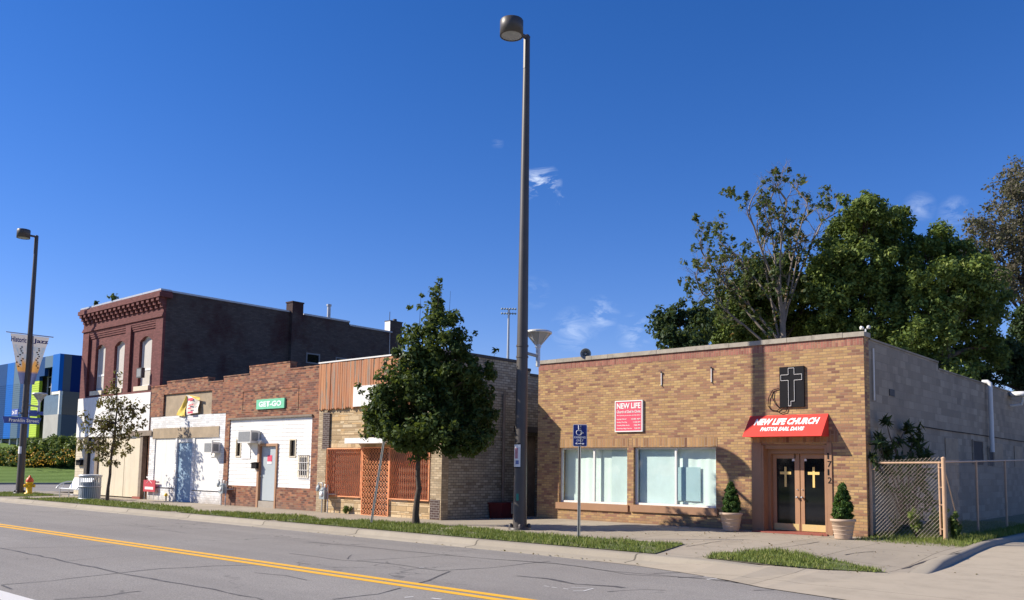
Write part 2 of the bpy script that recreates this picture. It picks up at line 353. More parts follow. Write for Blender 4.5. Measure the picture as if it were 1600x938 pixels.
M['glassdark'] = plain('dark_glass', (.008, .009, .012), .05, .2, 2, spec=.45)
M['glassblue'] = plain('tinted_glass', (.05, .09, .12), .08, .3, 1.5, spec=.9)
def leaf_mat(name, cols, trans=.35):
    m, n, l, b = new_mat(name); nb = NB(n, l)
    at = nb.node('ShaderNodeAttribute', attribute_name='tone'); k = len(cols)
    c = nb.ramp(at.outputs['Fac'], [(i/max(1, k-1), cols[i]) for i in range(k)])
    l.new(c, b.inputs['Base Color']); b.inputs['Roughness'].default_value = .6; b.inputs['Specular IOR Level'].default_value = .3
    tr = nb.node('ShaderNodeBsdfTranslucent'); l.new(nb.mix(.5, c, (.20, .24, .03)), tr.inputs[0])
    mx = nb.node('ShaderNodeMixShader'); mx.inputs[0].default_value = trans; l.new(b.outputs[0], mx.inputs[1]); l.new(tr.outputs[0], mx.inputs[2])
    l.new(mx.outputs[0], n['Material Output'].inputs[0]); return m
M['leaf_maple'] = leaf_mat('maple_leaf', [(.024, .05, .014), (.045, .085, .02), (.075, .12, .028), (.12, .15, .04)])
M['leaf_elm'] = leaf_mat('elm_leaf', [(.06, .10, .025), (.12, .18, .04), (.20, .27, .06), (.32, .36, .09)])
M['leaf_dark'] = leaf_mat('dark_leaf', [(.022, .045, .02), (.04, .075, .028), (.06, .105, .035)])
M['leaf_brown'] = leaf_mat('browning_leaf', [(.13, .07, .035), (.16, .10, .045), (.13, .12, .04), (.20, .18, .07)])
M['leaf_thin'] = leaf_mat('thin_brown_leaf', [(.12, .105, .08), (.16, .14, .105), (.12, .125, .08)])
M['leaf_sparse'] = leaf_mat('sparse_leaf', [(.04, .07, .025), (.06, .10, .03), (.10, .12, .04), (.16, .09, .03)])
M['leaf_conifer'] = leaf_mat('arborvitae', [(.03, .07, .015), (.06, .13, .025), (.11, .20, .04)], .3)
M['grassblade'] = leaf_mat('grass_blade', [(.10, .15, .03), (.17, .225, .045), (.25, .29, .07), (.40, .36, .16)], .3)
M['flower'] = leaf_mat('yellow_flower', [(.7, .30, .02), (.8, .45, .04), (.45, .15, .03)], .2)
M['bark'] = plain('bark', (.085, .065, .05), .9, .35, 9, bump=.6)
M['twigbark'] = plain('grey_twig_bark', (.22, .185, .155), .9, .3, 5)
M['barkpale'] = plain('pale_bark', (.26, .22, .18), .9, .25, 4, bump=.4)
# ------------------------------------------------------------------ ground, road, kerbs
def struct(o): o['kind'] = 'structure'; return o
def gz(x, y):                       # sidewalk and lot height: a gentle rise towards the church
    t = min(max((y-15.2)/6.4, 0), 1); k = min(max((x+20)/3., 0), 1)
    z = .15 + .12*t*k; c = min(max((math.hypot(x+5.2, (y-16.2)*.8)-.3)/2.4, 0), 1) if x > -9 else 1
    return .045+(z-.045)*c*c*(3-2*c)
def asphalt_mat():
    m, n, l, b = new_mat('asphalt'); nb = NB(n, l); p = pos(nb)
    big = nb.noise(p, .22, 5, .6); mid = nb.noise(p, 2.0, 6, .7); fine = nb.noise(p, 38, 6, .9)
    mpn = nb.node('ShaderNodeMapping'); mpn.inputs['Scale'].default_value = (.05, .75, 1); l.new(p, mpn.inputs[0]); lane = nb.noise(mpn.outputs[0], 1.3, 3, .5)
    c = nb.mix(nb.step(big, .3, .7), (.265, .245, .222), (.325, .305, .278))
    c = nb.mix(nb.math('MULTIPLY', nb.step(lane, .45, .7), .5), c, (.225, .21, .195))
    c = nb.mix(nb.math('MULTIPLY', nb.step(mid, .5, .8), .35), c, (.195, .183, .17))
    c = nb.mix(nb.math('MULTIPLY', nb.step(nb.noise(p, 11, 6, .9), .42, .66), .55), c, nb.mix(1., c, (.66, .66, .67), 'MULTIPLY'))
    c = nb.mix(nb.step(fine, .40, .60), nb.mix(1., c, (.66, .66, .67), 'MULTIPLY'), nb.mix(1., c, (1.34, 1.33, 1.31), 'MULTIPLY'))
    vo = nb.node('ShaderNodeTexVoronoi', feature='DISTANCE_TO_EDGE'); vo.inputs['Scale'].default_value = .38
    ds = nb.node('ShaderNodeVectorMath', operation='ADD'); l.new(p, ds.inputs[0])
    dn = nb.node('ShaderNodeTexNoise'); dn.inputs['Scale'].default_value = 1.6; l.new(p, dn.inputs['Vector']); l.new(dn.outputs['Color'], ds.inputs[1]); l.new(ds.outputs[0], vo.inputs['Vector'])
    cr = nb.math('SUBTRACT', 1., nb.step(vo.outputs['Distance'], .002, .012)); gate = nb.step(nb.noise(p, .35, 3, .5), .5, .56)
    c = nb.mix(nb.math('MULTIPLY', nb.math('MULTIPLY', cr, gate), .6), c, (.09, .086, .082))
    l.new(c, b.inputs['Base Color']); b.inputs['Roughness'].default_value = .85; b.inputs['Specular IOR Level'].default_value = .3
    l.new(nb.bump(fine, .5, .01), b.inputs['Normal']); return m
M['asphalt'] = asphalt_mat()
def conc_mat(name, base, jx=1.55, jy=None, jw=.012, dark=.45):
    m, n, l, b = new_mat(name); nb = NB(n, l); p = pos(nb); sp = nb.node('ShaderNodeSeparateXYZ'); l.new(p, sp.inputs[0])
    wob = nb.math('MULTIPLY', nb.noise(p, 3., 3, .6), .02)
    def joint(s, per, off):
        f = nb.math('FRACT', nb.math('DIVIDE', nb.math('ADD', nb.math('ADD', s, off), wob), per)); return nb.math('SUBTRACT', 1., nb.step(nb.math('MULTIPLY', nb.math('MINIMUM', f, nb.math('SUBTRACT', 1., f)), per), jw*.4, jw))
    j = joint(sp.outputs[0], jx, 100.)
    if jy: j = nb.math('MAXIMUM', j, joint(sp.outputs[1], jy, 100.6))
    sx = nb.math('FLOOR', nb.math('DIVIDE', nb.math('ADD', sp.outputs[0], 100.), jx)); w = nb.node('ShaderNodeTexWhiteNoise', noise_dimensions='1D'); l.new(sx, w.inputs['W'])
    c = nb.mix(w.outputs[0], tuple(x*.90 for x in base), tuple(x*1.06 for x in base))
    c = nb.mix(nb.step(nb.noise(p, 1.3, 7, .7), .45, .8), c, tuple(x*.72 for x in base))
    fine = nb.noise(p, 45, 5, .8)
    c = nb.mix(nb.math('MULTIPLY', nb.step(fine, .3, .7), .35), c, tuple(x*1.12 for x in base))
    c = nb.mix(nb.math('MULTIPLY', nb.step(nb.noise(p, 6., 4, .7), .66, .72), .6), c, tuple(x*.5 for x in base))
    c = nb.mix(nb.math('MULTIPLY', j, .8), c, tuple(x*dark*.5 for x in base))
    l.new(c, b.inputs['Base Color']); b.inputs['Roughness'].default_value = .9; b.inputs['Specular IOR Level'].default_value = .25
    l.new(nb.bump(nb.math('SUBTRACT', fine, j), .3, .008), b.inputs['Normal']); return m
M['walk'] = conc_mat('sidewalk_concrete', (.37, .32, .25), 1.55, 1.9)
M['kerb'] = conc_mat('kerb_concrete', (.34, .30, .24), 4.3, None, .03, .4)
M['drive'] = conc_mat('driveway_concrete', (.42, .36, .275), 5.5, 4.4, .012, .7)
M['dirt'] = plain('dry_grass_ground', (.13, .12, .06), .95, .35, 2, dirt=(.20, .16, .10), dscale=3)
M['turf'] = plain('turf', (.10, .125, .035), .95, .3, 5, dirt=(.22, .17, .10), dscale=2)
def lawn_mat():
    m, n, l, b = new_mat('mown_lawn'); nb = NB(n, l); p = pos(nb); sp = nb.node('ShaderNodeSeparateXYZ'); l.new(p, sp.inputs[0])
    st = nb.math('SINE', nb.math('ADD', nb.math('MULTIPLY', sp.outputs[0], 2.2), nb.math('MULTIPLY', nb.noise(p, .4, 3), 3.)))
    c = nb.mix(nb.step(st, -.8, .8), (.14, .22, .05), (.18, .27, .07)); c = nb.mix(nb.step(nb.noise(p, 3, 6, .8), .3, .7), nb.mix(1., c, (.75, .75, .75), 'MULTIPLY'), c)
    l.new(c, b.inputs['Base Color']); b.inputs['Roughness'].default_value = .95; b.inputs['Specular IOR Level'].default_value = .1
    l.new(nb.bump(nb.noise(p, 14, 5, .8), .8, .05), b.inputs['Normal']); return m
M['lawn'] = lawn_mat()
g = MB(); g.quad((-900, -900, -.12), (900, -900, -.12), (900, 900, -.12), (-900, 900, -.12)); struct(g.build('ground', M['dirt']))
ROADE = [(-400, 14.35), (-52, 14.35), (-20, 14.35), (-12, 14.3), (-9.3, 14.1), (-7.6, 13.6), (-6.2, 12.9), (-4.6, 12.5), (-3., 12.55), (6, 12.6), (300, 12.6)]
def strip(pts, z):  # ribbon from two polylines
    a, b = pts; m_ = MB()
    vs_ = [(x, y, z) for x, y in a]+[(x, y, z) for x, y in b]; n = len(a)
    return m_.add(vs_, [(i, i+1, n+i+1, n+i) for i in range(n-1)])
struct(strip(([(x, -3.) for x, y in ROADE], ROADE), 0.).build('road', M['asphalt']))
g = MB(); g.quad((-75.5, 14.36, -.004), (-53, 14.36, -.004), (-53, 120, -.004), (-75.5, 120, -.004)); struct(g.build('cross_street', M['asphalt']))
g = MB(); g.box(-400, 300, -6., -3., -.1, .14); struct(g.build('near_sidewalk', M['walk']))
g = MB(); g.box(-400, 300, -60., -6.004, -.1, .12); struct(g.build('near_lawn', M['lawn']))
def zsheet(poly_x, y0f, y1f, ny, zf, x_list):
    m_ = MB(); vs_ = []; nx = len(x_list)
    for x in x_list:
        for j in range(ny+1):
            y = y0f(x)+(y1f(x)-y0f(x))*j/ny; vs_.append((x, y, zf(x, y)))
    return m_.add(vs_, [(i*(ny+1)+j, (i+1)*(ny+1)+j, (i+1)*(ny+1)+j+1, i*(ny+1)+j+1) for i in range(nx-1) for j in range(ny)])
# sidewalk and lot: one sheet from the kerb to the walls
def kerb_in(x):
    return float(np.interp(x, [-60, -7., -6.3, -5.2], [14.97, 14.97, 15.4, 16.6]))
xs = list(np.linspace(-53, -21, 12))+list(np.linspace(-20, -5.22, 40))
struct(zsheet(None, kerb_in, lambda x: 19.9 if x < -20.4 else 26. if x < -17.8 else 22.2, 14, lambda x, y: gz(x, y)-.004, xs).build('sidewalk', M['walk']))
# kerb: rolled profile swept along the road edge, ending in the driveway flare
def sweep(path, prof, name, mat, hs_=None, close=False):
    m_ = MB(); n = len(prof); vs_ = []
    for i, (x, y) in enumerate(path):
        a = Vector(path[max(i-1, 0)]); b = Vector(path[min(i+1, len(path)-1)]); t = (b-a).normalized(); nrm = Vector((-t.y, t.x))
        k = 1 if hs_ is None else hs_[i]
        for (o, z) in prof: vs_.append((x+nrm.x*o, y+nrm.y*o, z*k+(0 if k == 1 else .006)))
    m_.add(vs_, [(i*n+j, (i+1)*n+j, (i+1)*n+j+1, i*n+j+1) for i in range(len(path)-1) for j in range(n-1)], True)
    return struct(m_.build(name, mat))
kp = [(x, 14.35) for x in np.linspace(-52, -9.2, 60)]+[(-8.6, 14.33), (-8., 14.3), (-7.4, 14.3), (-6.9, 14.4), (-6.4, 14.7), (-5.9, 15.1), (-5.5, 15.5)]
kh = [1]*60+[1, .95, .85, .7, .55, .35, .2]
sweep(kp, [(-.02, -.02), (0, .012), (.30, .03), (.34, .06), (.37, .125), (.42, .148), (.47, .151), (.63, .151)], 'kerb', M['kerb'], kh)
# driveway apron and alley, kerb between alley and grass
ap = [(-10.5, 14.18), (-9.3, 14.08), (-7.9, 13.69), (-7.0, 13.35), (-6.2, 12.92), (-4.6, 12.52), (-3., 12.57), (6, 12.62)]; top = [(-10.5, 14.6), (-9.3, 14.6), (-7.9, 14.6), (-7.0, 14.97), (-6.3, 15.4), (-5.22, 16.6), (-3., 17.), (6, 17.)]
m_ = MB(); n = len(ap); m_.add([(x, y, .006) for x, y in ap]+[(x, y, min(gz(x, y), -.0 if x < -8.5 else .12 if x < -7.5 else 1)-.0035 if x < -5.2 else .036) for x, y in top], [(i, i+1, n+i+1, n+i) for i in range(n-1)]); struct(m_.build('driveway_apron', M['drive']))
m_ = MB(); m_.add([(-5.22, 16.602, .0362), (-3, 17, .0362), (6, 17, .0362), (-5.22, 19.5, .105), (6, 19.5, .105), (-5.22, 22, .20), (6, 22, .20), (-5.22, 26, .235), (6, 26, .235), (-5.22, 70, .45), (6, 70, .45)], [(0, 1, 2, 4, 3), (3, 4, 6, 5), (5, 6, 8, 7), (7, 8, 10, 9)]); struct(m_.build('driveway', M['drive']))
kx = [(-4.86, 16.6), (-4.88, 17.2), (-4.93, 18.), (-5.0, 19.), (-5.08, 20.5), (-5.12, 22.), (-5.12, 25.), (-5.12, 40), (-5.12, 60)]
sweep(kx, [(-.03, -.02), (0, .05), (.03, .16), (.07, .20), (.12, .21), (.26, .20), (.36, .17)], 'driveway_kerb', M['kerb'], [.12, .45, .85, 1, 1.15, 1.45, 1.5, 1.95, 2.4])
# grass lot beside the church and verges
def poly_sheet(name, poly, zf, mat):
    m_ = MB(); m_.add([(x, y, zf(x, y)) for x, y in poly], [tuple(range(len(poly)))]); return struct(m_.build(name, mat))
m_ = zsheet(None, lambda x: 20.6+(x+7.7)*-.12 if x < -6.6 else 20.57, lambda x: 60, 30, lambda x, y: .17+.13*min(max((y-20.4)/2, 0), 1)+.006*max(y-23, 0), list(np.linspace(-7.7, -5.3, 6)))
struct(m_.build('side_lot', M['turf']))
VERGES = [  # polygons of grass strips, each from its own corners
    [(-50.5, 15.05), (-45.2, 15.05), (-44.6, 16.0), (-45.4, 18.1), (-50.5, 18.3)],
    [(-42.6, 15.0), (-30.5, 15.0), (-29.0, 15.05), (-28.6, 15.9), (-31., 17.0), (-41.6, 17.2)],
    [(-28.3, 15.0), (-22.9, 15.0), (-22.6, 16.6), (-23.6, 17.15), (-27.9, 16.2)],
    [(-22.5, 15.0), (-9.45, 15.0), (-10.05, 17.15), (-13.5, 16.75), (-17., 17.2), (-21.5, 17.2), (-22.1, 16.)],
    [(-8.35, 15.0), (-7.0, 15.02), (-6.35, 15.42), (-5.45, 16.2), (-6.5, 16.9), (-8.1, 17.2), (-8.5, 16.2)]]
for k, P in enumerate(VERGES): poly_sheet('verge', P, lambda x, y: gz(x, y)+.012, M['turf'])
def in_poly(x, y, P):
    c = np.zeros(len(x), bool); n = len(P)
    for i in range(n):
        x0, y0 = P[i]; x1, y1 = P[(i+1) % n]
        t = ((y0 > y) != (y1 > y)) & (x < (x1-x0)*(y-y0)/(y1-y0+1e-12)+x0); c ^= t
    return c
def blades(name, P, dens, h, label, zf, w=.012, bald=.65):
    P = [tuple(p) for p in P]; xs_ = [p[0] for p in P]; ys_ = [p[1] for p in P]
    A = (max(xs_)-min(xs_))*(max(ys_)-min(ys_)); n = int(A*dens)
    x = RNG.uniform(min(xs_)-.05, max(xs_)+.05, n); y = RNG.uniform(min(ys_)-.05, max(ys_)+.05, n)
    k = in_poly(x, y, P) | (in_poly(x+.07, y, P) & (RNG.random(n) < .4)) | (in_poly(x, y+.08, P) & (RNG.random(n) < .4)); x, y = x[k], y[k]
    cl = np.sin(x*2.1+np.sin(y*3.3)*1.7)*np.sin(y*2.7+x*.9)+.5*np.sin(x*6.1+y*5)
    k = RNG.random(len(x)) > bald*(cl < -.55); x, y, cl = x[k], y[k], cl[k]; n = len(x)
    z = np.array([zf(a, b) for a, b in zip(x, y)]); hh = h*RNG.uniform(.45, 1.25, n)*(1+.3*cl)
    an = RNG.uniform(0, PI*2, n); lx, ly = np.cos(an), np.sin(an); le = RNG.uniform(.2, .8, n)*hh; la = RNG.uniform(0, 2*PI, n)
    ww = w*RNG.uniform(.6, 1.4, n)
    v = np.zeros((n, 3, 3)); v[:, 0] = np.stack([x-lx*ww, y-ly*ww, z], 1); v[:, 1] = np.stack([x+lx*ww, y+ly*ww, z], 1); v[:, 2] = np.stack([x+np.cos(la)*le, y+np.sin(la)*le, z+hh], 1)
    tone = np.clip(RNG.normal(.4, .22, n)+.12*cl, 0, 1)
    o = fast_mesh(name, v.reshape(-1, 3), 3, tone, M['grassblade']); o['kind'] = 'stuff'; o['label'] = label; o['category'] = 'grass'; return o
def fast_mesh(name, v, k, tone, mat, parent=None):
    nf = len(v)//k; me = bpy.data.meshes.new(name)
    if parent is not None: v = v-np.array(wloc(parent))
    me.vertices.add(len(v)); me.vertices.foreach_set('co', v.astype(np.float32).ravel())
    me.loops.add(nf*k); me.loops.foreach_set('vertex_index', np.arange(nf*k, dtype=np.int32))
    me.polygons.add(nf); me.polygons.foreach_set('loop_start', np.arange(0, nf*k, k, dtype=np.int32))
    me.update(calc_edges=True); at = me.attributes.new('tone', 'FLOAT', 'FACE'); at.data.foreach_set('value', tone.astype(np.float32))
    me.materials.append(mat); o = bpy.data.objects.new(name, me); COL.objects.link(o); o.parent = parent; return o
vl = ['short grass round the foot of the far street lamp and hydrant', 'short grass strip along the kerb below the small browning tree', 'short grass patch along the kerb before the red brick front', 'long green grass strip along the kerb under the maple and parking sign', 'short grass wedge beside the driveway before the church door']
for P, lb, dn in zip(VERGES, vl, (220, 260, 450, 700, 900)): blades('grass', P, dn, .075, lb, lambda x, y: gz(x, y)+.012, .014 if dn < 500 else .010)
blades('grass', [(-7.7, 20.75), (-6.6, 20.55), (-5.35, 20.55), (-5.35, 30), (-7.7, 30)], 900, .10, 'grass growing round the chain link fence beside the church', lambda x, y: .18+.13*min(max((y-20.4)/2, 0), 1)+.006*max(y-23, 0), .010, .1)
# painted marks and sealed cracks on the road
def mark(name, pts, w, mat, z=.004, closed=False):
    m_ = MB(); vs_ = []; n = len(pts)
    for i, p in enumerate(pts):
        a = Vector(pts[max(i-1, 0)][:2]); b = Vector(pts[min(i+1, n-1)][:2]); t = (b-a).normalized(); q = Vector((-t.y, t.x))*(w[i] if isinstance(w, list) else w)*.5
        vs_ += [(p[0]-q.x, p[1]-q.y, z), (p[0]+q.x, p[1]+q.y, z)]
    m_.add(vs_, [(2*i, 2*i+2, 2*i+3, 2*i+1) for i in range(n-1)]); return struct(m_.build(name, mat))
def worn(name, col, under, thr=(.62, .75), sc=9):
    m, n, l, b = new_mat(name); nb = NB(n, l); p = pos(nb)
    f = nb.step(nb.noise(p, sc, 7, .8), *thr); c = nb.mix(nb.step(nb.noise(p, 50, 3, .7), .3, .7), tuple(x*.85 for x in col), col)
    l.new(nb.mix(f, c, under), b.inputs['Base Color']); b.inputs['Roughness'].default_value = .7; return m
M['yline'] = worn('yellow_road_paint', (.95, .50, .03), (.42, .26, .08), (.66, .86), 3)
M['wline'] = worn('white_road_paint', (.74, .72, .68), (.4, .39, .37))
M['crack'] = worn('crack_filler', (.075, .07, .068), (.19, .18, .172), (.5, .62), 7)
for yy in (9.26, 8.98): mark('road_marking', [(x, yy, 0) for x in np.linspace(-160, -7.6, 60)], .165, M['yline'])
mark('road_marking', [(-60, 4.42), (-12, 4.42), (-11.2, 4.42)], .30, M['wline'])
def G(pts): return [tuple(onZ(x, y, 0.))[:2] for x, y in pts]
def jag(P, step=.35, amp=.035):
    out = []
    for (x0, y0), (x1, y1) in zip(P[:-1], P[1:]):
        L = math.hypot(x1-x0, y1-y0); n = max(1, int(L/step))
        for i in range(n): out.append((x0+(x1-x0)*i/n+random.uniform(-amp, amp), y0+(y1-y0)*i/n+random.uniform(-amp, amp)))
    return out+[P[-1]]
CR = [([(0, 856), (105, 878), (190, 896), (260, 909), (330, 921), (400, 935), (430, 945)], .05),
      ([(0, 915), (80, 908), (190, 895), (250, 889), (330, 885), (410, 883)], .028), ([(0, 915), (18, 921)], .03), ([(105, 877), (180, 870), (265, 866)], .022),
      ([(90, 937), (160, 932), (205, 926), (220, 924)], .035), ([(0, 845), (60, 841), (110, 838)], .016), ([(0, 857), (90, 855), (180, 853)], .018),
      ([(450, 865), (500, 871), (540, 876), (600, 880), (650, 887), (690, 892), (760, 888), (860, 877)], .03), ([(540, 874), (550, 867)], .03),
      ([(700, 893), (670, 907), (650, 913)], .06), ([(628, 919), (590, 928), (520, 937)], .035),
      ([(480, 847), (540, 852), (620, 860), (700, 868), (770, 874), (860, 880), (960, 893), (1100, 905), (1180, 915), (1250, 925)], .045), ([(560, 876), (640, 872), (700, 867)], .018),
      ([(800, 876), (900, 884), (980, 898), (1080, 903), (1200, 914), (1240, 918), (1290, 932), (1320, 945)], .03), ([(1060, 903), (1120, 900), (1160, 905), (1230, 917)], .04),
      ([(400, 895), (450, 900), (480, 907)], .025), ([(170, 817), (200, 821), (260, 829), (290, 833)], .02), ([(400, 828), (470, 826), (500, 831)], .02),
      ([(55, 799), (110, 803), (160, 809)], .018), ([(810, 900), (860, 905), (900, 913), (960, 917), (975, 919)], .09), ([(1020, 896), (1060, 895), (1100, 894)], .03),
      ([(950, 925), (1010, 921), (1040, 923)], .02), ([(1180, 923), (1240, 921), (1330, 935)], .03), ([(690, 856), (760, 852), (820, 853)], .018)]
for P, w in CR:
    q = jag(G(P)); mark('road_crack', q, [w*random.uniform(.45, 1.35) for _ in q], M['crack'], .003)
for P, w in [([(893, 918), (927, 920), (912, 924), (896, 924)], .035), ([(850, 916), (858, 917)], .03), ([(862, 918), (870, 919)], .03), ([(880, 920), (888, 921)], .03), ([(1100, 901), (1122, 904), (1104, 906)], .05), ([(655, 887), (663, 887)], .05), ([(632, 934), (646, 933)], .05), ([(674, 935), (690, 937)], .05)]:
    mark('road_marking', G(P), w, M['wline'])
def walk_crack(P, w=.02):
    pts = [tuple(onZ(x, y, gz(*tuple(onZ(x, y, .2))[:2])))[:2] for x, y in P]; pts = jag(pts, .3, .015)
    m_ = MB(); vs_ = []
    for i, p in enumerate(pts):
        a = Vector(pts[max(i-1, 0)]); b = Vector(pts[min(i+1, len(pts)-1)]); t = (b-a).normalized(); q = Vector((-t.y, t.x))*w*.5*random.uniform(.5, 1.5)
        for s_ in (-1, 1): vs_.append((p[0]+s_*q.x, p[1]+s_*q.y, gz(*p)+.002))
    m_.add(vs_, [(2*i, 2*i+2, 2*i+3, 2*i+1) for i in range(len(pts)-1)]); struct(m_.build('sidewalk_crack', M['tar']))
for P, w in [([(1072, 855), (1110, 848), (1127, 845), (1160, 845)], .03), ([(1200, 858), (1240, 853), (1280, 846)], .02), ([(1320, 874), (1350, 868), (1365, 862)], .03), ([(1407, 890), (1440, 885), (1462, 881), (1480, 872), (1500, 863)], .05)]: walk_crack(P, w)
# ------------------------------------------------------------------ tan brick church
YC, XL, XRc = 21.66, -18.02, -7.70
ch = empty('brick_church', (-12.9, YC, .25), 'tan and yellow brick storefront church with red awning over glazed double doors', 'church')
w1 = (-17.14, -14.60, .78, 2.46); w2 = (-14.38, -11.72, .80, 2.46); dr = (-10.38, -8.66, .10, 2.50)
m_ = MB(); holes_wall(m_, XL, XRc, -.1, 5.14, [w1, w2, dr], 'y', YC, YC+.34)
m_.build('front_wall', M['church'], ch)
m_ = MB()
for a, b in ((w1[0], w1[1]), (w2[0], w2[1])): m_.box(a-.05, b+.05, YC-.006, YC+.02, 2.463, 2.72)
m_.box(dr[0]-.3, dr[1]+.3, YC-.006, YC+.02, 2.56, 2.84); m_.build('soldier_course', M['soldier'], ch)
m_ = MB()
xx = XL-.04
while xx < XRc:
    x2 = min(xx+random.uniform(.6, .95), XRc+.04); m_.box(xx, x2-.008, YC-.05+random.uniform(-.006, .006), YC+.40, 5.142, 5.262+random.uniform(-.006, .006)); xx = x2
m_.build('coping', M['coping'], ch)
m_ = MB(); m_.box(XRc-.28, XRc-.002, YC+.345, 27.75, -.1, 5.10); m_.box(XRc-.28, XRc-.002, 27.75, 60, -.1, 4.90)
m_.box(XRc-.30, XRc+.02, YC+.42, 27.74, 5.102, 5.15); m_.box(XRc-.30, XRc+.02, 27.76, 60, 4.902, 4.95); m_.build('side_wall', M['graypaint'], ch)
m_ = MB(); m_.box(XL+.002, XL+.28, YC+.345, 60, -.1, 5.0); m_.build('left_wall', M['cream'], ch)
m_ = MB(); m_.box(XL+.29, XRc-.29, YC+.41, 60, 4.4, 4.6); m_.build('roof', M['roof'], ch)
for k, w in enumerate((w1, w2)):
    m_ = MB(); frame(m_, w[0]+.002, w[1]-.002, w[2]+.002, w[3]-.002, .055, YC+.10, YC+.18)
    xm = onY(925 if k == 0 else 1053, 750, YC).x; m_.box(xm-.028, xm+.028, YC+.095, YC+.175, w[2]+.057, w[3]-.057)
    wf = m_.build('window', M['white'], ch)
    m_ = MB(); m_.quad((w[0]+.05, YC+.14, w[2]+.05), (w[1]-.05, YC+.14, w[2]+.05), (w[1]-.05, YC+.14, w[3]-.05), (w[0]+.05, YC+.14, w[3]-.05)); m_.build('pane', M['glass'], wf)
    m_ = MB(); N = 120; pts = []
    for i in range(N+1):
        x = w[0]+(w[1]-w[0])*i/N; d = .008*math.sin(x*9.+k)+.004*math.sin(x*23)+.012*math.sin(x*2.1+2*k)
        pts.append((x, YC+.30+d))
    m_.add([(x, y, w[2]) for x, y in pts]+[(x, y, w[3]) for x, y in pts], [(i, i+1, N+2+i, N+1+i) for i in range(N)], True); m_.build('blind', M['curtain'], wf)
    xa_, xb_ = (w[0]+.06, xm-.05) if k == 1 else (xm+.55, w[1]-.06); m_ = MB(); m_.box(xa_, xb_, YC+.250, YC+.254, w[2]+.02, w[3]-.02); m_.build('inner_sheet', M['sheet'], wf)
    if k == 1:
        x0, x1, z0, z1 = RY(1055, 730, 1093, 784, YC+.2); m_ = MB(); m_.box(x0, x1, YC+.262, YC+.268, z0, z1); m_.build('paper_sheet', M['curtaindark'], wf)
    m_ = MB(); m_.box(w[0]-.08, w[1]+.06, YC-.06, YC+.10, w[2]-.20, w[2]-.002); m_.build('sill', M['brownpaint'], wf)
m_ = MB(); m_.box(XL, XRc, YC-.004, YC+.02, 4.93, 5.14); m_.build('rowlock_course', M['rowlock'], ch)
# entrance: painted jambs, frame, two glazed doors
en = MB(); YD = YC+.42
en.box(dr[0]-.28, dr[0]-.002, YC-.03, YC-.002, .22, 2.55); en.box(dr[1]+.002, dr[1]+.13, YC-.03, YC-.002, .22, 2.55)
en.box(dr[0]+.002, dr[0]+.05, YC-.028, YD, .24, 2.49); en.box(dr[1]-.05, dr[1]-.002, YC-.028, YD, .24, 2.49); en.box(dr[0]+.05, dr[1]-.05, YC+.05, YD, 2.40, 2.497)
en.box(dr[0]+.05, dr[0]+.13, YC+.22, YD-.002, .24, 2.40); en.box(dr[1]-.10, dr[1]-.05, YC+.22, YD-.002, .24, 2.40); en.box(dr[0]+.13, dr[1]-.10, YC+.22, YD-.002, 2.28, 2.40)
en.build('entrance_frame', M['brownpaint'], ch)
m_ = MB(); m_.quad((dr[0], YD+.10, .1), (dr[1], YD+.10, .1), (dr[1], YD+.10, 2.5), (dr[0], YD+.10, 2.5)); m_.build('entrance_backing', M['darkin'], ch)
xm = (dr[0]+.13+dr[1]-.10)/2
for k, (a, b) in enumerate(((dr[0]+.135, xm-.012), (xm+.012, dr[1]-.105))):
    m_ = MB(); y0, y1 = YD-.08, YD-.03; sw = .10; z0, z1 = .30, 2.275
    m_.box(a, a+sw, y0, y1, z0, z1); m_.box(b-sw-(.03 if k == 0 else 0), b, y0, y1, z0, z1); m_.box(a+sw, b-sw, y0, y1, z1-.12, z1); m_.box(a+sw, b-sw, y0, y1, z0, z0+.05)
    d = m_.build('glazed_door', M['brownframe'], ch)
    m_ = MB(); m_.box(a+sw, b-sw, YD-.06, YD-.045, z0+.05, z1-.12); m_.build('door_glass', M['glassdark'], d)
    m_ = MB(); m_.box(a+sw*.3, b-sw*.3, y0-.006, y0-.001, z0+.01, z0+.18); m_.build('kick_plate', M['kick'], d)
    cx = (a+b)/2-.02; cz = 1.78; m_ = MB(); m_.box(cx-.028, cx+.028, YD-.072, YD-.062, cz-.36, cz+.16); m_.box(cx-.15, cx-.03, YD-.072, YD-.062, cz-.035, cz+.035); m_.box(cx+.03, cx+.15, YD-.072, YD-.062, cz-.035, cz+.035); m_.build('gold_cross', M['brass'], d)
    m_ = MB(); m_.box((b if k == 0 else a+.24)-.20, (b if k == 0 else a+.24)-.08, YD-.072, YD-.062, 2.09, 2.15); m_.build('sticker', M['signwhite'], d)
    hx = b-.06 if k == 0 else a+.05; m_ = MB(); m_.lathe((hx, y0-.05, 1.16), [(.0, -.03), (.03, -.02), (.035, 0), (.03, .02), (0, .03)], 12); m_.tube([(hx, y0, 1.16), (hx, y0-.05, 1.16)], .012, 8); m_.build('handle', M['galv'], d)
    m_ = MB(); m_.lathe((hx, y0-.012, 1.36), [(0, -.02), (.02, 0), (0, .02)], 8); m_.build('lock', M['galv'], d)
m_ = MB(); m_.prism([(dr[0]-.10, YC-.42, .262), (dr[1]+.12, YC-.36, .262), (dr[1]-.02, YC+.02, .262), (dr[1]-.06, YD+.05, .262), (dr[0]+.06, YD+.05, .262), (dr[0]+.0, YC+.02, .262)], (0, 0, .03)); m_.build('step', M['redmat'], ch)
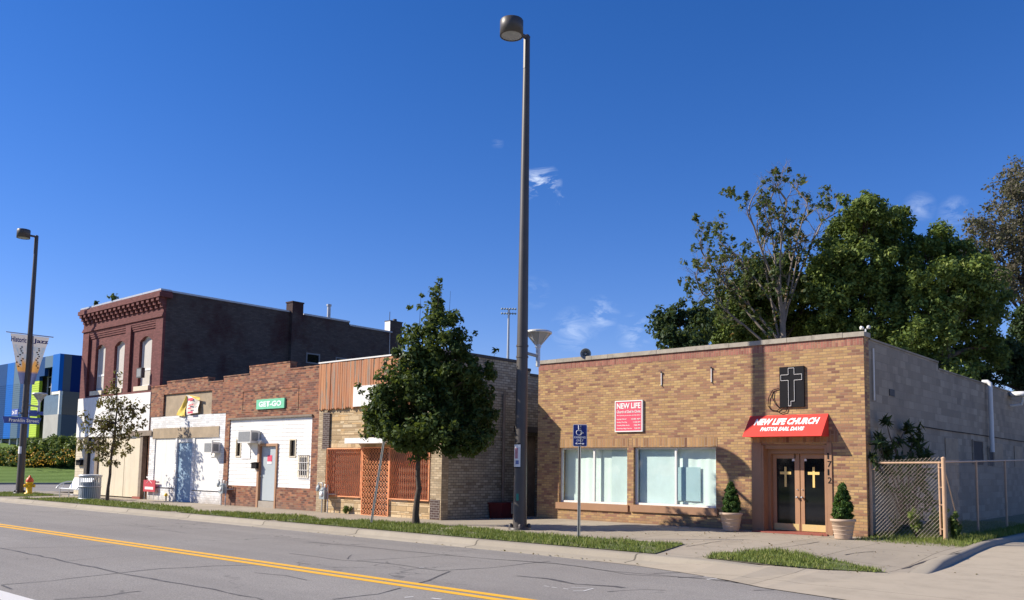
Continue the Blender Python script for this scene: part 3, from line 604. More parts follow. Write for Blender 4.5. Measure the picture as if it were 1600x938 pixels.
# awning
ax0, ax1, ay, az0, az1 = -10.70, -8.60, YC-.47, 2.70, 3.27
m_ = MB(); m_.prism([(ax0, YC-.004, az1), (ax0, YC-.004, az0), (ax0, ay, az0), (ax0, ay+.02, az0+.03)], (ax1-ax0, 0, 0)); aw = m_.build('awning', M['redawn'], ch)
V = Vector((0, YC-.004-ay-.02, az1-az0-.03)); SL = V.length; Vn = V.normalized(); O = Vector((0, ay+.02, az0+.03)); Nn = Vector((1, 0, 0)).cross(Vn)
lettering('NEW LIFE CHURCH', O+Vn*SL*.50+Vector((-10.50, 0, 0)), (1, 0, 0), (0.12, Vn.y, Vn.z), 1.70, SL*.33, M['signwhite'], aw, bold=.055, depth=.008)
lettering('PASTOR EARL DAVIS', O+Vn*SL*.20+Vector((-10.26, 0, 0)), (1, 0, 0), (0.12, Vn.y, Vn.z), 1.15, SL*.20, M['signwhite'], aw, bold=.05, depth=.008)
for k, c in enumerate('1712'):
    lettering(c, (dr[1]+.025, YC-.034, 2.14-.20*k), (1, 0, 0), (0, 0, 1), .04 if c == '1' else .10, .15, M['black'], ch, 'house_number', bold=.0)
# side wall windows, pipes
for a, b, mt, nm in (((1476, 684), (1497, 722), 'ply', 'boarded_window'), ((1519, 689), (1535, 722), 'darkin', 'window'), ((1543, 700), (1551, 724), 'darkin', 'window'), ((1552, 692), (1567, 724), 'ply', 'boarded_window'), ((1584, 697), (1597, 726), 'ply', 'boarded_window')):
    y0, y1, z0, z1 = RX(*a, *b, XRc); m_ = MB(); m_.box(XRc+.001, XRc+.022, y0, y1, z0-.1, z1); d = m_.build(nm, M[mt], ch)
    if nm == 'window': m_ = MB(); m_.box(XRc+.001, XRc+.04, y0-.05, y0, z0-.1, z1+.05); m_.box(XRc+.001, XRc+.04, y1, y1+.05, z0-.1, z1+.05); m_.box(XRc+.001, XRc+.04, y0, y1, z1, z1+.05); m_.build('frame', M['graypaint'], d)
yd = onX(1541, 640, XRc).y
m_ = MB(); m_.tube([(XRc-.1, yd, 4.99), (XRc+.06, yd, 4.99), (XRc+.14, yd, 4.93), (XRc+.14, yd, 4.7), (XRc+.14, yd, 2.6)], .075, 10); m_.build('downpipe', M['acbody'], ch)
m_ = MB(); m_.tube([(XRc+.04, YC+.55, 4.9), (XRc+.04, YC+.55, 3.6)], .022, 6); m_.build('conduit', M['acbody'], ch)
y0, y1, z0, z1 = RX(1389, 608, 1397, 620, XRc); m_ = MB(); m_.box(XRc+.002, XRc+.02, y0, y1, z0, z1); m_.build('vent', M['tar'], ch)
m_ = MB(); pts = [onX(x, y, XRc+.03) for x, y in ((1443, 667), (1480, 673), (1539, 681), (1597, 690), (1640, 696))]; m_.tube(pts, .012, 5); m_.build('cable', M['black'], ch)
# things fixed to the church front
def on_front(name, label, cat, loc): return empty(name, loc, label, cat)
x0, x1, z0, z1 = RY(961, 627, 1004, 674.5, YC-.05)
sb = empty('signboard', ((x0+x1)/2, YC-.04, z0), 'faded red church service times board with white frame on the tan brick wall', 'sign')
m_ = MB(); m_.box(x0+.03, x1-.03, YC-.05, YC-.003, z0+.03, z1-.03); m_.build('panel', M['signpink'], sb)
m_ = MB(); frame(m_, x0, x1, z0, z1, .03, YC-.06, YC-.003); m_.build('frame', M['signwhite'], sb)
W, Hh = x1-x0, z1-z0
def line(t, fx0, fx1, fy0, fy1, bold=.0, p=sb): lettering(t, (x0+W*fx0, YC-.052, z0+Hh*fy0), (1, 0, 0), (0, 0, 1), W*(fx1-fx0), Hh*(fy1-fy0), M['signwhite'], p, bold=bold)
line('NEW LIFE', .07, .93, .74, .92, .03); line('Church of God In Christ', .07, .93, .60, .69, .02); line('We welcome you to come worship with us', .07, .93, .50, .545, .02)
for k, (a, b) in enumerate((('Sunday School', '10:00 AM'), ('Sunday Worship', '11:30 AM'), ('Tuesday Bible Study', '7:00 PM'), ('Thursday Night Service', '7:00 PM'))):
    y = .38-.10*k; line(a, .07, (.42, .45, .54, .63)[k], y, y+.05, .02); line(b, (.60, .67, .69, .71)[k], .92, y, y+.05, .02)
x0, x1, z0, z1 = RY(1216.5, 574, 1255.5, 635.5, YC-.1)
cp = empty('neon_cross_sign', ((x0+x1)/2, YC-.06, z0), 'black panel with thin white neon tube cross above the red awning', 'sign')
m_ = MB(); m_.box(x0, x1, YC-.06, YC-.003, z0, z1); m_.build('panel', M['black'], cp)
cx = (x0+x1)/2; W, Hh = x1-x0, z1-z0; c1, c2 = .12*W, .43*W; za, zb, zc, zd = z0+.03*Hh, z0+.66*Hh, z0+.80*Hh, z0+.96*Hh
P = [(cx-c1, za), (cx-c1, zb), (cx-c2, zb), (cx-c2, zc), (cx-c1, zc), (cx-c1, zd), (cx+c1, zd), (cx+c1, zc), (cx+c2, zc), (cx+c2, zb), (cx+c1, zb), (cx+c1, za+.12), (cx-c1*.2, za+.12), (cx-c1*.2, za), (cx-c1, za)]
m_ = MB(); [m_.tube([(a[0], YC-.075, a[1]), (b[0], YC-.075, b[1])], .0055, 6) for a, b in zip(P[:-1], P[1:])]; m_.build('neon_tube', M['signwhite'], cp)
m_ = MB()
for Q in ([(1217, 607), (1207, 610), (1201, 622), (1200, 634), (1205, 641), (1214, 642), (1221, 637)], [(1208, 612), (1207, 622), (1212, 632), (1218, 638)], [(1213, 642), (1220, 646), (1228, 644), (1230, 638), (1232, 634)]):
    m_.tube([onY(x, y, YC-.03) for x, y in Q], .011, 5)
m_.build('cable', M['black'], cp)
def bracket(px, ya, yb, label):
    a, b = onY(px, ya, YC), onY(px, yb, YC); r = empty('wall_bracket', (a.x, YC, b.z), label, 'bracket', 'rusted sign brackets on the church wall')
    m_ = MB(); m_.box(a.x-.009, a.x+.009, YC-.035, YC-.003, b.z, a.z); m_.build('bar', M['signwhite'], r)
    m_ = MB(); m_.lathe((a.x, YC-.04, a.z), [(0, -.02), (.026, -.01), (.022, .02), (0, .03)], 10); m_.lathe((a.x, YC-.04, b.z), [(0, -.015), (.02, 0), (0, .015)], 8); m_.build('bolt', M['tar'], r)
bracket(1034, 582, 603, 'rusted white bracket on the church wall, the one nearer the service times board')
bracket(1112, 575, 598, 'rusted white bracket on the church wall, the one nearer the neon cross')
sp_ = empty('horn_loudspeaker', (-16.75, YC+.1, 5.27), 'grey round horn loudspeaker on the church roof edge near the tallest lamp', 'loudspeaker')
c = onY(915, 553, YC-.05); Mh = Matrix.Rotation(math.radians(-52), 4, 'Z') @ Matrix.Rotation(PI/2, 4, 'X')
Mh = (Vector((.55, -.8, -.12))).to_track_quat('Z', 'Y').to_matrix().to_4x4()
m_ = MB(); m_.lathe(c, [(.165, .0), (.17, .02), (.155, .015), (.10, -.07), (.05, -.16), (.03, -.2)], 24, True, Mh); m_.build('horn', M['meter'], sp_)
m_ = MB(); m_.lathe(c, [(0, .02), (.03, .01), (.035, -.04), (.0, -.05)], 12, True, Mh); m_.build('centre_cone', M['galv'], sp_)
m_ = MB(); m_.lathe(c, [(.03, -.15), (.06, -.17), (.06, -.30), (0, -.31)], 16, True, Mh); m_.tube([c+Mh.to_3x3() @ Vector((0, 0, -.2)), Vector((c.x-.1, YC+.2, 5.262))], .018, 8); m_.build('driver', M['galv'], sp_)
c = onY(1352, 510, YC+.1); fl = empty('floodlight', (c.x, c.y, 5.26), 'tiny white twin floodlight on the church roof corner above the grey side wall', 'floodlight')
m_ = MB(); m_.box(c.x-.02, c.x+.02, c.y-.02, c.y+.02, 5.262, 5.33); m_.build('base', M['acbody'], fl)
for s_ in (-1, 1): m_ = MB(); m_.lathe((c.x+s_*.08, c.y-.02, 5.36), [(0, -.05), (.035, -.04), (.05, .03), (0, .035)], 10, True, Vector((s_*.5, -.7, 0)).to_track_quat('Z', 'Y').to_matrix().to_4x4()); m_.build('lamp_head', M['acbody'], fl)
c = onX(1594, 617, XRc+.35); wl_ = empty('wall_lamp', (XRc, c.y, c.z), 'white round wall lamp near the far top of the grey side wall', 'lamp')
m_ = MB(); m_.lathe(c, [(0, .12), (.30, .10), (.34, .02), (.34, -.06), (0, -.07)], 20); m_.build('shade', M['white'], wl_)
m_ = MB(); m_.tube([(c.x+.1, c.y, c.z-.05), (c.x+.05, c.y, c.z-.35), (XRc, c.y, c.z-.4)], .05, 8); m_.build('arm', M['acbody'], wl_)
# ------------------------------------------------------------------ orange timber and stone building
YR, XO, XOl = 19.41, -20.01, -26.48
ob = empty('timber_shop', (-23.2, YR, .15), 'shop with orange timber planks above pale stone and orange scissor grilles', 'building')
zpl = onY(540, 638, YR).z; zt = 5.50
gl = RY(514, 691, 566, 773, YR); gd = RY(567, 690, 611, 806, YR); gr_ = RY(612, 691, 672.5, 778, YR); gl = (gl[0], gl[1], gl[2], 2.42); gr_ = (gr_[0], gr_[1], .72, 2.42); gl = (gl[0], gl[1], .72, 2.42); gd = (gl[1]+.03, gr_[0]-.03, .10, 2.44)
up = (gd[0]-.05, gr_[0]+.1, 2.78, zpl-.10)
m_ = MB(); holes_wall(m_, XOl+.50, XO-.52, -.1, zpl+.2, [gl, gr_, gd, up], 'y', YR, YR+.25); m_.build('stone_front', M['ledge'], ob)
m_ = MB(); m_.box(XOl, XOl+.497, YR-.05, YR+.25, -.1, zpl+.2); m_.box(XO-.517, XO, YR-.05, YR+.25, -.1, zpl+.2); m_.build('pilaster', M['tanpier'], ob)
a = RY(505, 645, 514, 702, YR-.06); m_ = MB(); m_.box(a[0], a[1]-.02, YR-.056, YR-.045, a[2], a[3]); m_.box(XO-.49, XO-.05, YR-.056, YR-.045, .16, .78); m_.build('dark_brick_inset', M['darkbrick'], ob)
m_ = MB(); m_.quad((XOl+.3, YR+.30, 0), (XO-.3, YR+.30, 0), (XO-.3, YR+.30, 4), (XOl+.3, YR+.30, 4)); m_.build('window_backing', M['darkin'], ob)
m_ = MB(); x = XOl
while x < XO-.02:
    w = random.uniform(.11, .165); x2 = min(x+w, XO); d = random.uniform(0, .02); zz = zpl+random.uniform(-.04, .03); xm = (x+x2)/2
    m_.prism([(x+.006, YR-.10-d, zz+.03), (xm, YR-.10-d, zz-.03), (x2-.006, YR-.10-d, zz+.03), (x2-.006, YR-.10-d, zt), (x+.006, YR-.10-d, zt)], (0, .05+d, 0)); x = x2
def wood_mat():
    m, n, l, b = new_mat('weathered_orange_planks'); nb = NB(n, l); p = pos(nb)
    mpn = nb.node('ShaderNodeMapping'); mpn.inputs['Scale'].default_value = (7, 7, .55); l.new(p, mpn.inputs[0])
    mq = nb.node('ShaderNodeMapping'); mq.inputs['Scale'].default_value = (30, 30, .8); l.new(p, mq.inputs[0])
    f = nb.noise(mpn.outputs[0], 1., 6, .7, .4); gn = nb.noise(mq.outputs[0], 1.4, 4, .6)
    c = nb.mix(nb.step(gn, .3, .7), (.27, .10, .05), (.48, .195, .09)); c = nb.mix(nb.step(nb.noise(mpn.outputs[0], .6, 3), .4, .6), c, (.48, .22, .10))
    c = nb.mix(nb.step(f, .52, .60), c, (.28, .22, .17)); c = nb.mix(nb.step(f, .60, .66), c, (.10, .085, .06))
    l.new(c, b.inputs['Base Color']); b.inputs['Roughness'].default_value = .85; l.new(nb.bump(gn, .4, .01), b.inputs['Normal']); return m
M['planks'] = wood_mat(); m_.build('timber_cladding', M['planks'], ob)
m_ = MB(); m_.box(XOl, XO-.002, YR-.04, YR+.25, zpl+.21, zt-.005); m_.build('upper_wall', M['weathered'], ob)
m_ = MB(); m_.box(XOl-.02, XO-.002, YR-.14, YR+.3, zt+.002, zt+.05); m_.build('coping', M['acbody'], ob)
m_ = MB(); a = RY(558, 679, 601, 688, YR-.6); m_.box(gd[0]-.30, gr_[0]+.25, YR-.62, YR-.002, 2.56, 2.74); m_.build('door_canopy', M['white'], ob)
# scissor grilles
def grille(x0, x1, z0, z1, y, per, nd, parent, rail=True, open_=False):
    m_ = MB(); n = max(2, round((x1-x0)/per)); r = .011
    for i in range(n+1):
        x = x0+(x1-x0)*i/n
        if open_: continue
        for sg in (-1, 1): m_.tube([(x+sg*.024*(1 if j % 2 else .1), y+sg*.012, z0+(z1-z0)*j/nd) for j in range(nd+1)], .0135, 4, False, False)
    for i in range(n if open_ else 0):
        xa = x0+(x1-x0)*i/n; xb = x0+(x1-x0)*(i+1)/n
        for j in range(nd):
            za = z0+(z1-z0)*j/nd; zb = z0+(z1-z0)*(j+1)/nd; zm = (za+zb)/2
            A, B = ((xa, y-.014, za), (xb, y-.014, zm), (xa, y-.014, zb)), ((xb, y+.014, za), (xa, y+.014, zm), (xb, y+.014, zb))
            for T in (A, B):
                for p, q in zip(T[:-1], T[1:]): m_.tube([p, q], .011, 4, False, False)
    if rail: frame(m_, x0-.03, x1+.03, z0-.03, z1+.03, .035, y-.02, y+.02)
    return m_.build('security_grille', M['rust'], parent)
grille(gl[0]+.03, gl[1]-.03, gl[2]+.03, gl[3]-.03, YR-.06, .105, 14, ob); grille(gr_[0]+.03, gr_[1]-.03, gr_[2]+.03, gr_[3]-.03, YR-.06, .105, 14, ob); grille(gd[0]+.02, gd[1]-.02, .16, gd[3]-.02, YR-.05, .155, 12, ob, True, True)
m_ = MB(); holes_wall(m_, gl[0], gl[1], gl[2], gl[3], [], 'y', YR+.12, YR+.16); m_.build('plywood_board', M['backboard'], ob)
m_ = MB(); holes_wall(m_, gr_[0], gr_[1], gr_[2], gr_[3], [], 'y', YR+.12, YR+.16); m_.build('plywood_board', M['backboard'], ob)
# its side wall, stepping down at the back, with a door
sd = RX(806, 672, 838.5, 800, XO); sd = (sd[0], sd[1], .12, 2.95)
def solidC(u, v): return not (sd[0] < u < sd[1] and sd[2] < v < sd[3]) and v < (5.45 if u < 23.2 else 5.22 if u < 23.6 else 5.05 if u < 24.1 else 4.8)
m_ = MB(); m_.cells([YR+.255, 23.2, 23.6, 24.1, 34, sd[0], sd[1]], [-.1, sd[2], sd[3], 4.8, 5.05, 5.22, 5.45], solidC, 'x', XO-.003, XO-.28); m_.build('side_wall', M['cream'], ob)
m_ = MB()
for a, b, z in ((YR+.31, 23.2, 5.45), (23.2, 23.6, 5.22), (23.6, 24.1, 5.05), (24.1, 34, 4.8)): m_.box(XO-.30, XO+.03, a, b, z+.002, z+.10)
m_.build('side_coping', M['tar'], ob)
m_ = MB(); m_.box(XO-.14, XO-.10, sd[0], sd[1], sd[2], sd[3]); d = m_.build('side_door', M['weathered'], ob); m_ = MB(); m_.lathe((XO-.07, sd[0]+.15, 1.2), [(0, -.03), (.03, 0), (0, .03)], 8); m_.build('handle', M['galv'], d)
m_ = MB(); m_.box(XO-.002, XO+.30, sd[0]-.1, sd[1]+.1, 3.05, 3.25); m_.build('side_door_hood', M['tar'], ob)
ydp = onX(784, 700, XO).y; m_ = MB(); m_.tube([(XO+.08, ydp, 4.3), (XO+.08, ydp, .7)], .055, 8); m_.build('downpipe', M['weathered'], ob)
m_ = MB(); m_.box(XOl+.1, XO-.29, YR+.3, 34, 4.5, 4.7); m_.build('roof', M['roof'], ob)
m_ = MB(); m_.box(XOl, XOl+.25, YR+.26, 34, -.1, 5.2); m_.build('left_wall', M['cream'], ob)
y0, y1, z0, z1 = RX(776, 786, 806, 812, XO+.4); bn = empty('storage_bin', (XO+.35, (y0+y1)/2, .15), 'dark red lidded bin in the shaded gap beside the church', 'bin')
m_ = MB(); m_.prism([(XO+.06, y0+.05, .15), (XO+.58, y0+.05, .15), (XO+.62, y0, .62), (XO+.04, y0, .62)], (0, 1.0, 0)); m_.build('body', plain('dark_red_plastic', (.16, .02, .02), .5), bn)
m_ = MB(); m_.box(XO+.02, XO+.64, y0-.03, y0+1.05, .622, .67); m_.build('lid', MATS['dark_red_plastic'], bn)
m_ = MB(); m_.box(XL-1.9, XL-.002, 27.2, 27.4, -.1, 4.4); m_.build('back_wall', M['cream'], ob)
a = RY(553, 604, 601, 633, YR-.14); m_ = MB(); m_.box(a[0], a[1]+.35, YR-.16, YR-.125, a[2], a[3]); wbd = m_.build('blank_signboard', M['white']); wbd['label'] = 'blank white signboard on the orange timber planks, partly behind the maple'; wbd['category'] = 'sign'
# ------------------------------------------------------------------ mottled red brick pair of shopfronts
XA = -39.42; rb = empty('red_brick_shops', (-33, YR, .15), 'mottled red brick shopfronts with stepped parapet and white painted fronts', 'building')
stp = [(240, 262, 604.5), (262, 326.5, 594.5), (326.5, 350.5, 597.5), (350.5, 390.5, 588), (390.5, 454.5, 570.5), (454.5, 501, 575.5)]
ST = [(onY(a, y, YR).x, onY(b, y, YR).x, onY((a+b)/2, y, YR).z) for a, b, y in stp]; ST[0] = (XA, ST[0][1], ST[0][2]); ST[-1] = (ST[-1][0], XOl-.004, ST[-1][2])
for i in range(1, len(ST)): ST[i] = (ST[i-1][1], ST[i][1], ST[i][2])
def topA(x):
    for a, b, z in ST:
        if a <= x <= b: return z
    return ST[-1][2]
wA = RY(239, 650, 347.5, 786, YR); wA = (XA+.05, wA[1], .02, onY(300, 648.5, YR).z)          # white painted brick field
wB = RY(360, 663, 485, 765, YR); wB = (wB[0], wB[1], .95, 3.62)
sgA = RY(257, 617, 331, 649, YR)
dB = RY(404.5, 697, 431, 794, YR); dB = (dB[0], dB[1], .10, 2.62)
rB = RY(380, 612, 467, 640, YR)
us = [ST[0][0], XOl-.004]+[s_[1] for s_ in ST]+[wB[0], wB[1], sgA[0], sgA[1], dB[0], dB[1], wA[0], wA[1]]
zs = [-.1, .02]+[s_[2] for s_ in ST]+[wB[2], wB[3], sgA[2], sgA[3], dB[3], wA[3]]
us = [u for u in us if ST[0][0]-1e-6 <= u <= XOl]
def solidA(u, v):
    if v > topA(u): return False
    for h in (wB, sgA, wA): 
        if h[0] < u < h[1] and h[2] < v < h[3]: return False
    if dB[0] < u < dB[1] and .02 < v < dB[3]: return False
    return True
m_ = MB(); m_.cells(us, zs, solidA, 'y', YR-.03, YR+.27); m_.build('front_wall', M['redrow'], rb)
m_ = MB()
for a, b, z in ST: m_.box(a+.003, b-.003, YR-.05, YR+.30, z+.002, z+.055)
m_.build('coping', M['redrow'], rb)
m_ = MB(); frame(m_, rB[0], rB[1], rB[2], rB[3]+.05, .07, YR-.045, YR-.031); m_.build('brick_panel_border', M['redrow'], rb)
m_ = MB(); m_.box(sgA[0], sgA[1], YR+.05, YR+.09, sgA[2], sgA[3]); m_.build('boarded_sign_panel', M['ply'], rb)
# white painted front: brick piers and smooth panels
pl = RY(243, 683, 271, 757, YR); pr = RY(305, 683, 341, 762, YR); dA = RY(276.5, 703, 296.5, 786, YR); dA = (dA[0], dA[1], .05, 2.72); bandA = RY(240, 670, 343, 683, YR)
m_ = MB(); holes_wall(m_, wA[0]+.002, wA[1]-.002, -.1, wA[3]-.002, [(pl[0], pl[1], .75, bandA[2]), (pr[0], pr[1], .70, bandA[2]), (dA[0], dA[1], -.2, bandA[2])], 'y', YR-.01, YR+.25); m_.build('white_brick_front', M['whitebrick'], rb)
m_ = MB(); m_.box(pl[0], pl[1], YR+.03, YR+.06, .75, bandA[2]); m_.box(pr[0], pr[1], YR+.03, YR+.06, .70, bandA[2]); m_.box(dA[0], dA[1], YR+.035, YR+.06, dA[3], bandA[2]); m_.build('white_panel', M['white'], rb)
m_ = MB(); m_.box(bandA[0], bandA[1], YR-.035, YR-.012, bandA[2], bandA[3]); m_.build('sign_band', M['ply'], rb)
m_ = MB(); m_.box(dA[0]+.01, dA[1]-.01, YR+.07, YR+.11, .06, dA[3]-.01); d = m_.build('blue_door', M['bluedoor'], rb); m_ = MB(); m_.lathe((dA[0]+.12, YR+.05, 1.2), [(0, -.03), (.03, 0), (0, .03)], 8); m_.build('handle', M['galv'], d)
m_ = MB(); m_.box(pl[0]-.1, pl[1]+.05, YR-.03, YR-.012, .70, .735); m_.box(pr[0]-.05, pr[1]+.1, YR-.03, YR-.012, .655, .69); m_.build('ledge', M['tar'], rb)
# white siding front with grey door
m_ = MB(); n = 18; hh = (wB[3]-wB[2])/n
nw = [RY(369, 686, 376, 715, YR), RY(452.5, 686, 462, 715, YR), RY(466, 711, 482, 747, YR)]
hs2 = [h for h in nw]+[(dB[0], dB[1], .0, dB[3])]
holes_wall(m_, wB[0], wB[1], wB[2], wB[3], hs2, 'y', YR+.02, YR+.10)
for i in range(n):
    z = wB[2]+hh*i; segs = [wB[0], wB[1]]
    cuts = sorted([(h[0], h[1]) for h in hs2 if h[2]-.01 < z+hh/2 < h[3]+.01]); x = wB[0]
    for a, b in cuts+[(wB[1], wB[1])]:
        if a-x > .03: m_.prism([(x+.002, YR+.019, z), (x+.002, YR+.002, z+.004), (x+.002, YR+.016, z+hh)], (a-x-.004, 0, 0))
        x = b
m_.build('white_siding', M['white'], rb)
m_ = MB(); m_.box(wB[0]-.05, wB[1]+.05, YR-.10, YR-.032, wB[3]-.02, wB[3]+.05); m_.build('flashing', M['weathered'], rb)
for k, h in enumerate(nw):
    m_ = MB(); frame(m_, h[0], h[1], h[2], h[3], .05 if k < 2 else .09, YR-.012, YR+.06); f_ = m_.build('window', M['beige'], rb)
    m_ = MB(); m_.quad((h[0], YR+.07, h[2]), (h[1], YR+.07, h[2]), (h[1], YR+.07, h[3]), (h[0], YR+.07, h[3])); m_.build('pane', M['glassdark'], f_)
    if k == 2:
        m_ = MB()
        for i in range(1, 6): x = h[0]+(h[1]-h[0])*i/6; m_.box(x-.008, x+.008, YR-.03, YR-.014, h[2], h[3])
        for i in range(0, 4): z = h[2]+(h[3]-h[2])*i/3; m_.box(h[0], h[1], YR-.046, YR-.031, z-.008, z+.008)
        m_.build('bars', M['signwhite'], f_)
m_ = MB(); m_.box(dB[0], dB[0]+.13, YR-.05, YR+.15, .02, dB[3]); m_.box(dB[1]-.09, dB[1], YR-.05, YR+.15, .02, dB[3]); m_.box(dB[0]+.13, dB[1]-.09, YR-.05, YR+.15, dB[3]-.10, dB[3]); fr_ = m_.build('door_frame', M['brownframe'], rb)
m_ = MB(); m_.box(dB[0]+.135, dB[1]-.095, YR+.06, YR+.10, .42, dB[3]-.105); d = m_.build('grey_door', M['greydoor'], rb)
m_ = MB(); m_.box(dB[0]+.135, dB[1]-.095, YR-.03, YR+.2, .02, .40); m_.build('door_step', M['concrete'], rb)
m_ = MB(); m_.lathe((dB[0]+.22, YR+.02, 1.35), [(0, -.035), (.035, 0), (0, .035)], 8); m_.build('handle', M['galv'], d); m_ = MB(); m_.lathe((dB[0]+.22, YR+.04, 1.65), [(0, -.02), (.02, 0), (0, .02)], 8); m_.build('lock', M['galv'], d)
a = RY(417, 712, 423, 718, YR); zc = 2.05; xd = (dB[0]+dB[1])/2+.04; m_ = MB(); m_.box(xd-.15, xd+.15, YR+.048, YR+.058, zc-.12, zc+.12); m_.build('red_notice', M['signpink'], d); m_ = MB(); m_.box(xd-.15, xd+.15, YR+.048, YR+.058, zc-.22, zc-.125); m_.build('white_notice', M['signwhite'], d)
m_ = MB(); m_.box(XOl-.25, XOl-.004, YR+.28, 34, -.1, 5.0); m_.box(XA, -38.72, YR+.28, YR+.5, -.1, 5.1); m_.box(-38.68, -38.45, YR+.28, 34, -.1, 4.9); m_.build('party_wall', M['cream'], rb)
m_ = MB(); m_.box(-38.45, XOl-.26, YR+.3, 34, 4.5, 4.68); m_.build('roof', M['roof'], rb)
# things on the pair of shopfronts
def ac(px0, py0, px1, py1, dep, label, fr=False, Y=YR, dark=False):
    x0, x1, z0, z1 = RY(px0, py0, px1, py1, Y-dep)
    r = empty('air_conditioner', ((x0+x1)/2, Y, z0), label, 'air conditioner', 'window air conditioners')
    m_ = MB(); m_.box(x0, x1, Y-dep, Y-.034, z0, z1); m_.build('casing', M['polebrown'] if dark else M['acbody'], r)
    m_ = MB(); m_.box(x0+.05, x1-.05, Y-dep-.008, Y-dep-.001, z0+.05, z1-.05); gi = m_.build('coil_grille', M['grille'], r)
    m_ = MB(); m_.box(x1+.001, x1+.006, Y-dep+.06, Y-.12, z0+.08, z1-.08); m_.build('side_louvre', M['grille'], r)
    if fr: m_ = MB(); frame(m_, x0-.2, x1+.35, z0-.15, z1+.15, .06, Y-.008, Y+.055); m_.build('surround', M['white'], r)
    return r
ac(372, 673, 391, 692, .45, 'large beige air conditioner jutting above the notice beside the grey door')
ac(319, 691, 330.5, 708, .42, 'small beige air conditioner in the white painted brick front by the blue door', True)
x0, x1, z0, z1 = RY(401.5, 625, 444.5, 637.5, YR-.08)
gs = empty('green_signboard', ((x0+x1)/2, YR-.05, z0), 'small faded green signboard on the stepped brick parapet above the grey door', 'sign')
m_ = MB(); m_.box(x0, x1, YR-.10, YR-.032, z0, z1); m_.build('panel', M['green'], gs)
lettering('GET-GO', (x0+.18, YR-.103, z0+.08), (1, 0, 0), (0, 0, 1), x1-x0-.36, z1-z0-.16, M['ghost'], gs, bold=.05)
def mailbox(px0, py0, px1, py1, Y, label):
    x0, x1, z0, z1 = RY(px0, py0, px1, py1, Y-.12); r = empty('mailbox', ((x0+x1)/2, Y, z0), label, 'mailbox', 'black wall mailboxes')
    m_ = MB(); m_.box(x0, x1, Y-.16, Y-.002, z0, z1-.03); m_.build('box', M['black'], r); m_ = MB(); m_.prism([(x0-.01, Y-.19, z1-.06), (x0-.01, Y-.002, z1-.028), (x0-.01, Y-.002, z1), (x0-.01, Y-.19, z1-.035)], (x1-x0+.02, 0, 0)); m_.build('lid', M['black'], r)
mailbox(394, 722, 401.5, 732.5, YR, 'black mailbox on the white siding beside the grey door')
mailbox(120, 718, 126.5, 727.5, YR, 'black mailbox on the beige siding behind the metal bench')
c = onY(405.5, 690.5, YR-.15); bl = empty('floodlight', (c.x, YR, c.z), 'white floodlight on the siding above the grey door', 'floodlight')
m_ = MB(); m_.lathe(c, [(0, -.1), (.05, -.08), (.10, .05), (.095, .06), (0, .03)], 14, True, Vector((-.3, -.8, -.4)).to_track_quat('Z', 'Y').to_matrix().to_4x4()); m_.build('lamp_head', M['acbody'], bl); m_ = MB(); m_.tube([c, (c.x+.1, YR, c.z)], .02, 6); m_.build('arm', M['acbody'], bl)
x0, x1, z0, z1 = RY(378.5, 693, 391, 717, YR); m_ = MB(); m_.box(x0, x1, YR-.016, YR-.001, z0, z1); nt_ = m_.build('paper_notice', M['signwhite']); nt_['label'] = 'large pale paper notice under the bigger air conditioner'; nt_['category'] = 'notice'
# torn banner on the boarded panel
def cloth(name, P, mat, parent, n=10, amp=.05):
    m_ = MB(); A, B, C_, D = [Vector(p) for p in P]; vs_ = []
    for j in range(n+1):
        for i in range(n+1):
            s_, t = i/n, j/n; q = (A*(1-s_)+B*s_)*(1-t)+(D*(1-s_)+C_*s_)*t; q.y += amp*math.sin(s_*7+t*4)*math.sin(t*3.1+.4); vs_.append(q)
    m_.add(vs_, [(j*(n+1)+i, j*(n+1)+i+1, (j+1)*(n+1)+i+1, (j+1)*(n+1)+i) for j in range(n) for i in range(n)], True); return m_.build(name, mat, parent)
F_ = lambda x, y, d=.10: onY(x, y, YR-d)
tb = empty('torn_banner', F_(293, 635), 'torn yellow and white banner hanging loose from the boarded panel', 'banner')
cloth('white_cloth', [F_(291, 617), F_(311, 622), F_(309, 645), F_(290, 649, .05)], M['clothwhite'], tb)
cloth('yellow_flap', [F_(290.5, 618), F_(292, 619), F_(288, 651), F_(275, 649)], M['plastic'], tb)
cloth('yellow_border', [F_(293, 616.5, .13), F_(312, 621, .13), F_(311.5, 626, .13), F_(304, 623, .13)], M['plastic'], tb, 5, .02)
m_ = MB()
for (a, b, w, h, mt) in ((293, 622, 7, 4, 0), (293, 632, 4, 2, 0), (298, 631, 3, 2, 0), (292, 637, 5, 2, 0), (292, 643, 8, 3, 0)):
    x0, x1, z0, z1 = RY(a, b, a+w, b+h, YR-.2); m_.quad((x0, YR-.165, z0), (x1, YR-.165, z0+.01), (x1, YR-.165, z1), (x0, YR-.165, z1-.02))
m_.build('printed_marks', M['signpink'], tb)
